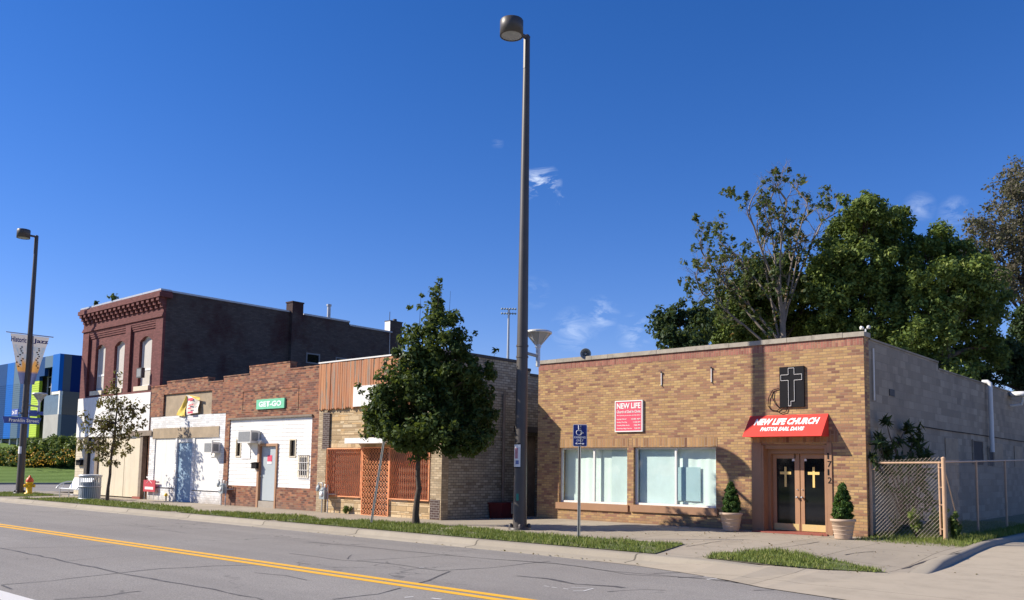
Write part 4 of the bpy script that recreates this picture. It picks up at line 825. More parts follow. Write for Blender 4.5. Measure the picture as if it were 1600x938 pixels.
# ------------------------------------------------------------------ two-storey dark red brick building
X2a, X2b = -47.32, -38.72; Z2 = 9.78; Y2 = YR
tw = empty('two_storey_building', (-43, Y2, .1), 'two-storey dark red brick building with corbelled cornice and dark painted side', 'building')
zs1 = onY(180, 620, Y2).z
bay1 = (onY(137, 560, Y2).x-.0, onY(194, 560, Y2).x, zs1+.15, onY(165, 516, Y2).z); bay2 = (onY(202.5, 550, Y2).x, onY(241, 550, Y2).x, zs1+.15, onY(222, 505.5, Y2).z)
wns = [RY(146.5, 540, 157.5, 606, Y2), RY(176, 533.5, 188.5, 607, Y2), RY(215, 527, 230, 600, Y2)]
wns = [(a, b, 5.42, d) for a, b, c, d in wns]; zz = sum(w[3] for w in wns)/3; wns = [(a, b, c, zz) for a, b, c, d in wns]
m_ = MB(); holes_wall(m_, X2a, X2b, zs1-.2, Z2-.25, [bay1, bay2], 'y', Y2, Y2+.12); holes_wall(m_, X2a, X2b, zs1-.2, Z2-.25, wns, 'y', Y2+.125, Y2+.40)
for w in wns:    # segmental arch heads
    r = (w[1]-w[0])/2; cx = (w[0]+w[1])/2; n = 8
    for i in range(n):
        a0, a1 = -1+2*i/n, -1+2*(i+1)/n; za = w[3]-.24*a0*a0-.0; zb = w[3]-.24*a1*a1
        m_.prism([(cx+a0*r, Y2+.122, za), (cx+a1*r, Y2+.122, zb), (cx+a1*r, Y2+.122, w[3]+.001), (cx+a0*r, Y2+.122, w[3]+.001)], (0, .22, 0))
m_.build('front_wall', M['darkred'], tw)
m_ = MB()
for b in (bay1, bay2):
    for k in range(3): m_.box(b[0], b[1], Y2+.02+.03*k, Y2+.12, b[3]-.10*(k+1)+.002, b[3]-.10*k)
zc0, zc1 = onY(190, 484, Y2).z, onY(190, 466, Y2).z
zc0 = 8.98; zc1 = 9.43
nbk = 18
for k in range(nbk):
    x = X2a+.12+(X2b-X2a-.30)*k/(nbk-1)
    for j in range(3): m_.box(x, x+.25, Y2-.10*(j+1), Y2-.002, zc0+.15*j+.002, zc0+.15*(j+1))
m_.box(X2a+.0, X2b+.22, Y2-.34, Y2+.3, zc1+.002, zc1+.20); m_.box(X2a+.04, X2b+.18, Y2-.26, Y2+.3, zc1+.202, zc1+.30)
m_.box(X2a-.03, X2b+.01, Y2-.07, Y2-.002, zc0-.42, zc0-.34); m_.box(X2a-.02, X2b+.01, Y2-.035, Y2-.002, zc0-.34, zc0-.24); m_.build('corbelled_cornice', M['darkred'], tw)
m_ = MB(); x = X2a-.05
while x < X2b: x2 = min(x+random.uniform(1.2, 2.2), X2b+.06); m_.box(x, x2-.02, Y2-.20, Y2+.32, zc1+.302, zc1+.40+random.uniform(0, .02)); x = x2
m_.box(X2b-.18, X2b+.05, Y2+.325, onX(456, 483, X2b).y, zc1+.305, zc1+.39); 
ya, yb, yc, ye = onX(476, 490, X2b).y, onX(546, 503, X2b).y, onX(548, 507, X2b).y, 33.2
zA, zB = onX(500, 494, X2b).z, onX(570, 511, X2b).z
m_.box(X2b-.18, X2b+.05, ya, yb, zA-.09, zA); m_.box(X2b-.18, X2b+.05, yb+.01, ye, zB-.09, zB); m_.build('parapet_cap', M['galv'], tw)
sw1 = RX(478.5, 551, 499.5, 570, X2b); sw2 = RX(524.5, 558, 541.5, 572, X2b)
def solid2(u, v):
    for h in (sw1, sw2):
        if h[0] < u < h[1] and h[2] < v < h[3]: return False
    return v < (zc1+.30 if u < ya else zA-.092 if u < yb else zB-.092)
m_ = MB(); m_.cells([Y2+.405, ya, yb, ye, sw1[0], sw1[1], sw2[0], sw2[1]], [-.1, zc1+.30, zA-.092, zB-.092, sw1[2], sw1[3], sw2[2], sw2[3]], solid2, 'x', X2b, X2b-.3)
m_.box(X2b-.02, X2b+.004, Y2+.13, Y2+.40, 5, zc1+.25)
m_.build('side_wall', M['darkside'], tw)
for h in (sw1, sw2):
    m_ = MB(); t = .07; m_.box(X2b-.1, X2b+.02, h[0], h[0]+t, h[2], h[3]); m_.box(X2b-.1, X2b+.02, h[1]-t, h[1], h[2], h[3]); m_.box(X2b-.1, X2b+.02, h[0]+t, h[1]-t, h[2], h[2]+t); m_.box(X2b-.1, X2b+.02, h[0]+t, h[1]-t, h[3]-t, h[3]); f_ = m_.build('window', M['postgrey'], tw)
    m_ = MB(); m_.box(X2b-.07, X2b-.05, h[0]+t, h[1]-t, h[2]+t, h[3]-t); m_.box(X2b-.05, X2b-.03, h[0]+t, h[1]-t, (h[2]+h[3])/2-.02, (h[2]+h[3])/2+.02); m_.build('pane', M['glassdark'], f_)
y0, y1 = onX(457, 500, X2b+.25).y, onX(474, 500, X2b+.25).y; zt2 = onX(466, 474, X2b+.2).z
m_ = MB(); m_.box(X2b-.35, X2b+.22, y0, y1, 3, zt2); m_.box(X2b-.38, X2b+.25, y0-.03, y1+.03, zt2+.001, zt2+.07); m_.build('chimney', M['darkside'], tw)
y0 = onX(609, 540, X2b).y; zt3 = onX(610, 502, X2b).z; m_ = MB(); m_.box(X2b-.46, X2b+.01, y0, y0+.9, 3, zt3); chm = m_.build('chimney', M['darkside'], tw); m_ = MB(); m_.box(X2b-.46, X2b+.008, y0-.03, y0-.002, 6, zt3); m_.build('sunlit_front', M['white'], chm); m_ = MB(); m_.box(X2b-.48, X2b+.03, y0-.04, y0+.94, zt3+.001, zt3+.06); m_.lathe((X2b-.2, y0+.5, zt3+.06), [(.12, 0), (.12, .14), (.0, .16)], 12); m_.tube([(X2b-.25, y0+.15, zt3+.05), (X2b-.25, y0+.15, zt3+.6)], .018, 6); m_.build('chimney_cap', M['tar'], chm)  # white front plate, dark body: sunlit and shaded chimney faces put into the colour
c = onX(513.5, 496, X2b-.8); m_ = MB(); m_.tube([(c.x, c.y, c.z-1), (c.x, c.y, c.z+.62)], .10, 12); m_.tube([(c.x, c.y, c.z+.62), (c.x, c.y, c.z+.72)], .14, 12); m_.build('flue_pipe', M['galv'], tw)
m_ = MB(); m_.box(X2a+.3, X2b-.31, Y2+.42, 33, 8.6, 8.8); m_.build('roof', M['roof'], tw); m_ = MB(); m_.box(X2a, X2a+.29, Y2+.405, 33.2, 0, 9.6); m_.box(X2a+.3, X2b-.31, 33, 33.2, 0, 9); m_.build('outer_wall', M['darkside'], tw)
for k, w in enumerate(wns):
    m_ = MB(); zm = 5.42+(w[3]-5.42)*.34; frame(m_, w[0]+.02, w[1]-.02, w[2]+.02, w[3]-.0, .06, Y2+.26, Y2+.33); m_.box(w[0]+.08, w[1]-.08, Y2+.25, Y2+.33, zm-.05, zm+.05); f_ = m_.build('window', M['white'], tw)
    m_ = MB(); m_.box(w[0]+.08, w[1]-.08, Y2+.29, Y2+.31, zm+.05, w[3]-.06); m_.box(w[0]+.08, w[1]-.08, Y2+.27, Y2+.29, w[2]+.08, zm-.05); m_.build('window_shade', M['shade'], f_)
    m_ = MB(); m_.box(w[0]-.12, w[1]+.12, Y2-.02, Y2+.24, w[2]-.22, w[2]-.002); m_.build('sill', M['beige'], f_)
ac(213.5, 575.5, 220.5, 590, .20, 'dark air conditioner in an upstairs window of the dark red brick building', False, Y2, True)
# its shopfront: white fascia and cream panels
zf0 = onY(180, 682, Y2).z; zf1 = onY(180, 619, Y2).z
m_ = MB(); m_.box(X2a+.02, XA-.004, Y2-.06, Y2+.1, zf0, zf1+.02); m_.build('white_fascia', M['white'], tw)
xe = lambda p: onY(p, 740, Y2).x
m_ = MB(); m_.box(X2a+.02, xe(130.5), Y2+.0, Y2+.12, -.1, zf0-.002)
for i in range(22): z = .15+i*.13; m_.box(X2a+.02, xe(130.5), Y2-.012, Y2-.001, z, z+.115) if z+.115 < zf0 else None
m_.build('beige_siding', M['beige'], tw)
m_ = MB(); m_.box(xe(132), xe(146), Y2+.25, Y2+.3, .1, zf0-.1); d = m_.build('white_door', M['white'], tw); m_ = MB(); m_.lathe((xe(145), Y2+.22, 1.2), [(0, -.03), (.03, 0), (0, .03)], 8); m_.build('handle', M['galv'], d)
m_ = MB(); m_.box(xe(147.5), xe(152), Y2-.04, Y2+.2, .1, zf0-.002); m_.box(xe(217), xe(221), Y2-.02, Y2+.2, .1, zf0-.002); m_.box(xe(196), xe(236), Y2-.08, Y2-.062, zf0-.02, zf0+.22); m_.build('timber_post', M['weathered'], tw)
m_ = MB(); m_.box(xe(152.2), xe(192), Y2+.03, Y2+.12, .2, zf0-.002); m_.box(xe(192.3), xe(209), Y2+.04, Y2+.12, .2, 2.95); m_.box(xe(209.2), xe(216.8), Y2+.02, Y2+.12, .1, zf0-.002); m_.build('cream_panel', M['beige'], tw)
m_ = MB(); m_.box(xe(192.3), xe(209), Y2+.08, Y2+.11, 2.96, zf0-.002); m_.build('transom_glass', M['glassblue'], tw)
m_ = MB(); m_.box(xe(221.2), xe(238), Y2+.35, Y2+.4, .1, zf0-.002); m_.build('recessed_white_door', M['white'], tw)
m_ = MB(); m_.box(X2a+.02, XA-.004, Y2-.05, Y2+.4, -.1, .12); m_.box(xe(212), xe(224), Y2-.12, Y2-.051, -.1, .25); m_.build('door_sill', M['redmat'], tw)
m_ = MB(); m_.quad((X2a, Y2+.42, 0), (XA, Y2+.42, 0), (XA, Y2+.42, zf0), (X2a, Y2+.42, zf0)); m_.build('entry_backing', M['darkin'], tw)
x0, x1, z0, z1 = RY(223.5, 750, 240.5, 769, Y2-.2)
rs = empty('red_yard_sign', ((x0+x1)/2, Y2-.15, z0), 'red square sign leaning at the foot of the white brick front', 'sign')
m_ = MB(); m_.box(x0, x1, Y2-.17, Y2-.14, z0, z1); m_.build('panel', M['redsign'], rs)
m_ = MB(); m_.tube([(x0+.3, Y2-.174, z0+.38), (x0+(x1-x0)/2, Y2-.174, z0+.52), (x1-.3, Y2-.174, z0+.38)], .012, 4); m_.box(x0+.15, x1-.15, Y2-.174, Y2-.171, z0+.10, z0+.22); m_.box(x0+.25, x1-.25, Y2-.174, Y2-.171, z0+.62, z0+.68); m_.build('printed_marks', M['signwhite'], rs)
m_ = MB(); m_.box(x0+.1, x0+.13, Y2-.16, Y2-.15, .12, z0); m_.box(x1-.13, x1-.1, Y2-.16, Y2-.15, .12, z0); m_.build('leg', M['galv'], rs)
# ------------------------------------------------------------------ far left: lawn bank, flower bed, blue building
def lz(x, y): return .12+max(0, (-76.2-x))*.075+max(0, y-30)*.05*min(max((-76.2-x)/6, 0), 1)
m_ = zsheet(None, lambda x: 16., lambda x: 120., 26, lz, [-75.95, -77, -80, -84, -88, -92, -96, -100, -110, -130, -200]); struct(m_.build('lawn_bank', M['lawn']))
sweep([(-75.7, 15), (-75.7, 30), (-75.7, 120)], [(-.25, -.02), (-.25, .12), (.3, .125)], 'lawn_kerb', M['kerb'])
m_ = MB(); m_.box(-53., -51.8, 20., 60, -.05, .13); struct(m_.build('side_pavement', M['walk']))
M['b1'] = plain('bright_blue_panel', (.004, .13, .50), .7, .04, .5, spec=.12); M['b2'] = plain('mid_blue_panel', (.004, .055, .19), .7, .04, .5, spec=.12); M['b3'] = plain('navy_panel', (.004, .025, .13), .7, .05, .5, spec=.12); M['b4'] = plain('steel_blue_panel', (.05, .12, .20), .7, .05, .5); M['b5'] = plain('slate_panel', (.06, .08, .11), .5, .05, .5)
M['lime'] = plain('lime_panel', (.42, .58, .03), .7, .04, .5); M['conc2'] = plain('pale_cast_concrete', (.40, .39, .37), .8, .06, .6, dirt=(.30, .29, .27), dscale=.4)
YB = 40.6; XB = onY(92, 600, YB).x
bb = empty('blue_school_building', (XB-6, YB, 4), 'modern building clad in blue and lime panels behind the lawn', 'building')
zr = onY(91, 554, YB).z; zo = onY(84, 612, YB).z; zb0 = onY(80, 688, YB).z-1.5; zg = onY(85, 648, YB).z
sx = lambda p, y=640: onY(p, y, YB).x
stripes = [(-140, -40, 'b2'), (-40, -12, 'b4'), (-12, 7, 'b2'), (7, 18, 'b1'), (18, 29, 'b4'), (29, 36, 'b2')]
byw = {}
for a, b, c in stripes: byw.setdefault(c, []).append((a, b))
for c, L in byw.items():
    m_ = MB()
    for a, b in L:
        z0 = zb0+1.5
        m_.box(sx(a)+.02, sx(b)-.02, YB+.02, YB+.4, z0+.35, zr-.0)
        for j in range(26): z = z0+.5+j*.26; (m_.box(sx(a)+.02, sx(b)-.02, YB-.01, YB+.018, z, z+.05) if z < zr-2.2 else None)
    m_.build('blue_cladding', M[c], bb)
m_ = MB(); m_.box(sx(47), sx(58), YB+.05, YB+.4, zb0+1.9, zo+1.5)
for j in range(30): z = zb0+2+j*.26; (m_.box(sx(47), sx(58), YB+.02, YB+.048, z, z+.05) if z < zo+1.2 else None)
m_.build('lime_cladding', M['lime'], bb)
m_ = MB(); m_.box(sx(36.02), sx(46.9), YB+.04, YB+.4, zb0+1.9, zr); m_.box(sx(47), sx(58), YB+.03, YB+.4, zo+1.51, zr); m_.box(sx(58.1), sx(66), YB-.0, YB+.4, zo+2.0, zr); m_.build('blue_cladding', M['b2'], bb)
m_ = MB(); m_.box(sx(66), sx(78.5), YB-.02, YB+.4, zo+2.9, zr); m_.build('blue_cladding', M['b4'], bb)
m_ = MB(); m_.box(sx(78.6), XB, YB-.05, YB+.4, zo, zr+.05); m_.build('bright_blue_corner', M['b1'], bb)
m_ = MB(); m_.box(sx(58.1), sx(78.5), YB+.9, YB+1.0, zb0+1, zo+3); m_.build('recessed_window_wall', M['glassdark'], bb)
m_ = MB()
for p in (60, 66, 72, 78): m_.box(sx(p)-.06, sx(p)+.06, YB+.82, YB+.9, zb0+1, zo+3)
for k in range(7): z = zb0+3+k*1.2; m_.box(sx(58.1), sx(78.5), YB+.83, YB+.89, z, z+.06)
m_.build('window_mullions', M['silver'], bb)
m_ = MB(); m_.box(sx(78.6)+.1, XB+.5, YB-.02, YB+.3, zo-.35, zo-.005); m_.box(XB+.2, XB+.5, YB-.02, YB+.28, zg, zo-.35); m_.build('white_fascia', M['white'], bb)
m_ = MB(); m_.box(sx(66), XB+.2, YB+.15, YB+.25, zg, zo-.35); m_.build('window', M['glassblue'], bb)
m_ = MB(); m_.box(sx(70), XB+.52, YB-.06, YB+.3, zb0, zg); m_.build('concrete_base', M['conc2'], bb)
m_ = MB(); yk = lambda p: onX(p, 600, XB).y
m_.box(XB-.3, XB, YB+.41, yk(110), zo, zr+.05); m_.build('slate_cladding', M['b5'], bb)
m_ = MB(); m_.box(XB-.3, XB+.01, yk(110)+.01, YB+30, zo, zr+.05); m_.build('navy_cladding', M['b3'], bb)
m_ = MB(); m_.box(XB, XB+.45, YB+.32, YB+30, zg, zo-.01); m_.build('side_window', M['glassdark'], bb)
m_ = MB(); m_.box(XB, XB+.5, YB+.31, YB+30, zb0-1, zg-.01); m_.build('dark_base', M['b5'], bb)
m_ = MB(); m_.box(sx(-140), XB-.31, YB+.42, YB+30, zr-1.2, zr-.9); m_.box(sx(-140), XB-.31, YB+1.1, YB+1.3, zb0, zr-1.2); m_.build('roof', M['roof'], bb)
m_ = MB()
for p in (2, 15, 27, 38, 50): m_.tube([(sx(p), YB+.3, zb0-.3), (sx(p), YB+.3, zb0+2)], .12, 8)
m_.build('column', M['silver'], bb)
def leaves(name, cl, per, size, mat, parent, up=.4, aspect=1.6, tone=(.45, .22), seed=1, flat=0.):
    """leaf-sized faces spread through clumps: cl is rows of x,y,z,radius"""
    rg = np.random.default_rng(seed); cl = np.asarray(cl, float); n = len(cl)*per
    c = np.repeat(cl[:, :3], per, 0); r = np.repeat(cl[:, 3], per)
    d = rg.normal(size=(n, 3)); d /= np.linalg.norm(d, axis=1)[:, None]
    d2 = d*(rg.random(n)**.45)[:, None]*r[:, None]; d2[:, 2] *= (1-flat); p = c+d2
    nm = d*.8+rg.normal(size=(n, 3))*.55; nm[:, 2] += up; nm /= np.linalg.norm(nm, axis=1)[:, None]
    t = np.cross(nm, rg.normal(size=(n, 3))); t /= np.linalg.norm(t, axis=1)[:, None]; b = np.cross(nm, t)
    s = size*rg.uniform(.6, 1.35, n)[:, None]
    v = np.zeros((n, 4, 3)); v[:, 0] = p-t*s*aspect*.5; v[:, 1] = p+b*s*.42-t*s*.08; v[:, 2] = p+t*s*aspect*.5; v[:, 3] = p-b*s*.42-t*s*.08
    ct = np.repeat(rg.normal(0, .10, len(cl)), per)
    return fast_mesh(name, v.reshape(-1, 3), 4, np.clip(rg.normal(tone[0], tone[1], n)+ct, 0, 1), mat, parent)
def clumps(blobs, k, rr, rg, shell=.55):
    out = []
    for (x, y, z, rx, ry, rz) in blobs:
        kk = max(3, int(k*(rx*ry*rz)**(1/3)**1)) if k > 0 else -k
        for _ in range(kk):
            d = rg.normal(size=3); d /= np.linalg.norm(d); f = shell+(1-shell)*rg.random()
            if rg.random() < .25: f *= rg.random()
            out.append((x+d[0]*rx*f, y+d[1]*ry*f, z+d[2]*rz*f, rr*rg.uniform(.6, 1.4)))
    return out
def limb(m_, a, b, r0, r1, rg, sag=.12, n=5, seg=6):
    a, b = Vector(a), Vector(b); L = (b-a).length; k1 = Vector(rg.normal(size=3))*L*sag*.5; pts = []; rs = []
    for i in range(n+1):
        t = i/n; p = a.lerp(b, t)+k1*math.sin(t*PI)*.6; p.z += L*sag*math.sin(t*PI)*.4; pts.append(p); rs.append(r0+(r1-r0)*t)
    m_.tube(pts, rs, seg); return pts
def dep(x, y, d): return CAM+px_dir(x, y)*float(d)
def tree(name, label, cat, base, trunk_top, r0, blobs, k, rr, per, size, lm, bark, group=None, seed=1, shell=.55, up=.4, tone=(.45, .22), twigs=.5, aspect=1.6, limbs=True):
    rg = np.random.default_rng(seed); t = empty(name, base, label, cat, group)
    cl = clumps(blobs, k, rr, rg, shell); m_ = MB(); base = Vector(base); tt = Vector(trunk_top)
    n = 7; pts = []; rs = []
    for i in range(n+1):
        s = i/n; p = base.lerp(tt, s)+Vector((rg.normal(), rg.normal(), 0))*r0*.25*(s > 0); pts.append(p); rs.append(r0*(1.25 if i == 0 else 1-.55*s))
    m_.tube(pts, rs, 10)
    if limbs:
        for (x, y, z, rx, ry, rz) in blobs:
            c = Vector((x, y, z)); L = limb(m_, pts[-1 if z > tt.z else -2], c, r0*.42, r0*.12, rg)
            for q in cl:
                q3 = Vector(q[:3])
                if (q3-c).length < max(rx, ry, rz)*1.2 and rg.random() < twigs: limb(m_, L[int(rg.integers(2, 6))], q3, r0*.12, r0*.03, rg, .1, 3, 4)
    m_.build('trunk', bark, t); leaves('crown', cl, per, size, lm, t, up, aspect, tone, seed); return t
# shrubs and flowers of the bed: countless, one mass
rg = np.random.default_rng(5); cl, fl2 = [], []
for p in np.arange(-60, 150, 2.2):
    for k in range(7):
        d = 86+rg.uniform(-3, 3); yb = 733-.096*max(p, -60)+rg.uniform(-1, 1); hgt = rg.uniform(.1, 1)*(40 if p > 38 else 30)*(.85+.15*math.sin(p*.09+k)); q = dep(p, yb-hgt, d+hgt*.05); cl.append((q.x, q.y, q.z, rg.uniform(.35, .6)))
        if k < 4 and rg.random() < .45: q = dep(p, yb-rg.uniform(1, 24 if p < 60 else 18), d-2.9+rg.uniform(0, 1)); fl2.append((q.x, q.y, q.z, .6))
o = leaves('flower_bed', cl, 80, .2, M['leaf_elm'], None, seed=3); o['kind'] = 'stuff'; o['label'] = 'mass of leafy shrubs between the lawn bank and the blue building'; o['category'] = 'shrubs'
o = leaves('flowers', fl2, 6, .16, M['flower'], None, .3, 1.1, seed=4); o['kind'] = 'stuff'; o['label'] = 'orange and yellow flowers along the front of the shrub bed'; o['category'] = 'flowers'
# stadium light far behind
q = dep(795, 486, 150); sl_ = empty('stadium_light', (q.x, q.y, 0), 'far slim floodlight mast with a rack of lamps, seen above the cream brick side wall', 'floodlight mast')
m_ = MB(); m_.tube([(q.x, q.y, 0), (q.x, q.y, q.z+.2)], [.35, .18], 8); m_.build('mast', M['galv'], sl_)
rv = _r2.copy(); rv.z = 0; rv.normalize(); m_ = MB()
for zz_ in (-.45, .35): m_.tube([q-rv*1.25+Vector((0, 0, zz_)), q+rv*1.25+Vector((0, 0, zz_))], .06, 6)
m_.build('crossbar', M['galv'], sl_)
for zz_ in (-.45, .35):
    for i in range(6): c = q+rv*(-1.15+.46*i)+Vector((0, 0, zz_)); m_ = MB(); m_.lathe(c, [(.05, -.2), (.17, .05), (.19, .12), (0, .13)], 8, True, Vector((.5, -.8, -.3)).to_track_quat('Z', 'Y').to_matrix().to_4x4()); m_.build('floodlamp', M['meter'], sl_)
# ------------------------------------------------------------------ street lamps
def lamp(base, H, label, cone_z, seed):
    bx, by, bz = base; r = empty('street_lamp', base, label, 'street lamp', 'tall bronze street lamps with round heads')
    m_ = MB(); m_.tube([(bx, by, bz-.05), (bx, by, bz+1), (bx, by, bz+H)], [.19, .175, .088], 20); m_.tube([(bx, by, bz+H), (bx, by, bz+H+.06)], [.10, .06], 16); m_.build('pole', M['polebrown'], r)
    m_ = MB(); m_.lathe((bx, by, bz), [(.30, -.03), (.30, .05), (.27, .08), (.20, .09)], 24)
    for k in range(4): a = PI/4+k*PI/2; m_.lathe((bx+.24*math.cos(a), by+.24*math.sin(a), bz+.07), [(.055, 0), (.055, .08), (.03, .11), (0, .11)], 10)
    m_.build('base_plate', M['polebrown'], r)
    m_ = MB(); m_.box(bx-.24, bx-.10, by-.08, by+.08, bz+.42, bz+.72); m_.build('handhole_cover', M['polebrown'], r)
    hy = by-.64; hz = bz+H-.02; m_ = MB(); m_.tube([(bx, by, hz), (bx, hy+.3, hz)], .055, 10); m_.box(bx-.03, bx+.03, by-.10, by+.0, hz-.9, hz); m_.build('arm', M['polebrown'], r)
    m_ = MB(); m_.lathe((bx, hy, hz-.20), [(.28, .0), (.318, .0), (.318, .42), (.305, .44), (0, .47)], 32); hd = m_.build('lamp_head', M['polebrown'], r)
    m_ = MB(); m_.lathe((bx, hy, hz-.19), [(.28, .0), (.2, .012), (0, .02)], 32); m_.build('lens', M['galv'], hd)
    # smaller cone lamp on a side arm
    cy = by+.66; z = cone_z; ar = MB(); ar.tube([(bx, by, z-.52), (bx, cy, z-.56)], .045, 8); ar.build('side_arm', M['meter'], r)
    for zz_ in (z-.38, z-.68): ar = MB(); ar.tube([(bx, by, zz_), (bx, by, zz_+.05)], .165, 16); ar.build('clamp', M['polebrown'], r)
    cn = MB(); cn.tube([(bx, cy, z-.85), (bx, cy, z-.27)], .06, 12); cn.tube([(bx, cy, z-.32), (bx, cy, z-.24)], .085, 12); cb = cn.build('cone_lamp', M['silver'], r)
    cn = MB(); cn.lathe((bx, cy, z-.26), [(.07, 0), (.34, .33)], 8, False); cn.build('cone_panels', M['conepanel'], cb)
    cn = MB()
    for k in range(8): a = 2*PI*k/8; cn.tube([(bx+.075*math.cos(a), cy+.075*math.sin(a), z-.26), (bx+.35*math.cos(a), cy+.35*math.sin(a), z+.07)], .010, 4)
    cn.lathe((bx, cy, z+.06), [(.33, 0), (.375, .0), (.375, .05), (.30, .085), (0, .12)], 32); cn.build('cone_cap', M['silver'], cb)
    return r
m, n, l, b = new_mat('frosted_lamp_panel'); b.inputs['Base Color'].default_value = (.55, .56, .56, 1); b.inputs['Roughness'].default_value = .35
tr = n.new('ShaderNodeBsdfTranslucent'); tr.inputs[0].default_value = (.6, .62, .64, 1); mx = n.new('ShaderNodeMixShader'); mx.inputs[0].default_value = .35; l.new(b.outputs[0], mx.inputs[1]); l.new(tr.outputs[0], mx.inputs[2]); l.new(mx.outputs[0], n['Material Output'].inputs[0]); M['conepanel'] = m
LB = (-15.32, 17.72, .17); LA = (-48.6, 17.27, .15)
L1 = lamp(LB, 13.54, 'tallest bronze street lamp, beside the church, with a poster taped to its pole', 5.42, 1)
L2 = lamp(LA, 13.36, 'bronze street lamp by the yellow hydrant, carrying two pointed banners and street name signs', 5.2, 2)
# poster and graffiti on the near pole
def wrap(name, base, z0, z1, a0, a1, r, mat, parent, n=10):
    m_ = MB(); vs_ = []
    for i in range(n+1):
        a = a0+(a1-a0)*i/n
        for z in (z0, z1): vs_.append((base[0]+r*math.cos(a), base[1]+r*math.sin(a), z))
    m_.add(vs_, [(2*i, 2*i+2, 2*i+3, 2*i+1) for i in range(n)], True); return m_.build(name, mat, parent)
pst = empty('taped_poster', (LB[0], LB[1]-.17, 1.85), 'small printed poster taped round the tallest lamp pole', 'poster')
A0, A1 = math.radians(-135), math.radians(-52)
wrap('paper', LB, 1.83, 2.42, A0, A1, .176, M['signwhite'], pst)
wrap('printed_border', LB, 1.80, 1.83, A0, A1, .177, M['black'], pst); wrap('printed_border', LB, 2.42, 2.45, A0, A1, .177, M['black'], pst)
wrap('printed_picture', LB, 2.05, 2.33, math.radians(-108), math.radians(-75), .178, plain('faded_pink_print', (.55, .25, .28), .6, .3, 12), pst); wrap('printed_picture', LB, 1.90, 2.0, math.radians(-100), math.radians(-66), .178, plain('faded_blue_print', (.15, .2, .42), .6, .4, 14), pst)
wrap('graffiti_mark', LB, .95, 1.13, math.radians(-85), math.radians(-62), .180, plain('teal_spray', (.02, .22, .16), .6, .2, 9), L1)
wrap('notice', LA, 2.18, 2.55, math.radians(-120), math.radians(-30), .185, M['signwhite'], L2)
# banners on the far pole
bz1 = CAM.z+(722.5-521)/FPX*44.6; bz0 = CAM.z+(722.5-599)/FPX*44.6
m_ = MB(); m_.tube([(LA[0], LA[1]-1.15, bz1+.05), (LA[0], LA[1]+1.15, bz1+.05)], .025, 8); m_.build('banner_rod', M['galv'], L2)
def banner_mat():
    m, n, l, b = new_mat('printed_banner'); nb = NB(n, l); p = nb.node('ShaderNodeTexCoord').outputs['Generated']; sp = nb.node('ShaderNodeSeparateXYZ'); l.new(p, sp.inputs[0])
    f = nb.noise(p, 4, 4, .6, 1.); z = sp.outputs[2]
    c = nb.mix(nb.step(f, .42, .62), (.40, .39, .41), (.24, .32, .42))
    zz = nb.math('ADD', z, nb.math('MULTIPLY', nb.math('SUBTRACT', nb.noise(p, 2.2, 3), .5), .5))
    c = nb.mix(nb.math('MULTIPLY', nb.step(zz, .5, .38), 1.), c, (.52, .27, .08)); c = nb.mix(nb.step(z, .27, .22), c, (.10, .12, .24)); c = nb.mix(nb.step(z, .76, .8), c, (.42, .41, .43))
    l.new(c, b.inputs['Base Color']); b.inputs['Roughness'].default_value = .7
    tr = nb.node('ShaderNodeBsdfTranslucent'); l.new(c, tr.inputs[0]); mx = nb.node('ShaderNodeMixShader'); mx.inputs[0].default_value = .45; l.new(b.outputs[0], mx.inputs[1]); l.new(tr.outputs[0], mx.inputs[2]); l.new(mx.outputs[0], n['Material Output'].inputs[0]); return m
M['banner'] = banner_mat()
for s_, txt, lb in ((-1, 'Historic', 'pointed street banner on the road side of its lamp pole, reading Historic'), (1, 'Jazz', 'pointed street banner on the wall side of its lamp pole, reading Jazz')):
    bx, by = LA[0]+.02, LA[1]; r = empty('street_banner', (bx, by+s_*.7, bz0), lb, 'banner', 'pair of banners on the left street lamp'); n = 10; vs_ = []
    for j in range(n+1):
        t = j/n
        for i in range(n+1):
            u = i/n; w = .10+(.84*(1-t)+.24*t)*u; vs_.append((bx+.04*math.sin(u*4+t*3)*t, by+s_*w, bz1+(bz0-bz1)*t))
    m_ = MB(); m_.add(vs_, [(j*(n+1)+i, j*(n+1)+i+1, (j+1)*(n+1)+i+1, (j+1)*(n+1)+i) for j in range(n) for i in range(n)], True); m_.build('banner_cloth', M['banner'], r)
    y0 = by-.90 if s_ < 0 else by+.17; lettering(txt, (bx+.03, y0, bz1-.42), (0, 1, 0), (0, 0, 1), .73, .28, M['blue'], r, bold=.03)
    for k in range(7): pass
    m_ = MB(); rg = np.random.default_rng(40+s_)
    for k in range(11): yy = by+s_*(.25+.22*rg.random()+.05*(k % 3)); zz_ = bz1-.65-.10*k; m_.box(bx+.03, bx+.034, yy-.04, yy+.04, zz_-.03, zz_+.03)
    m_.build('printed_marks', M['black'], r)
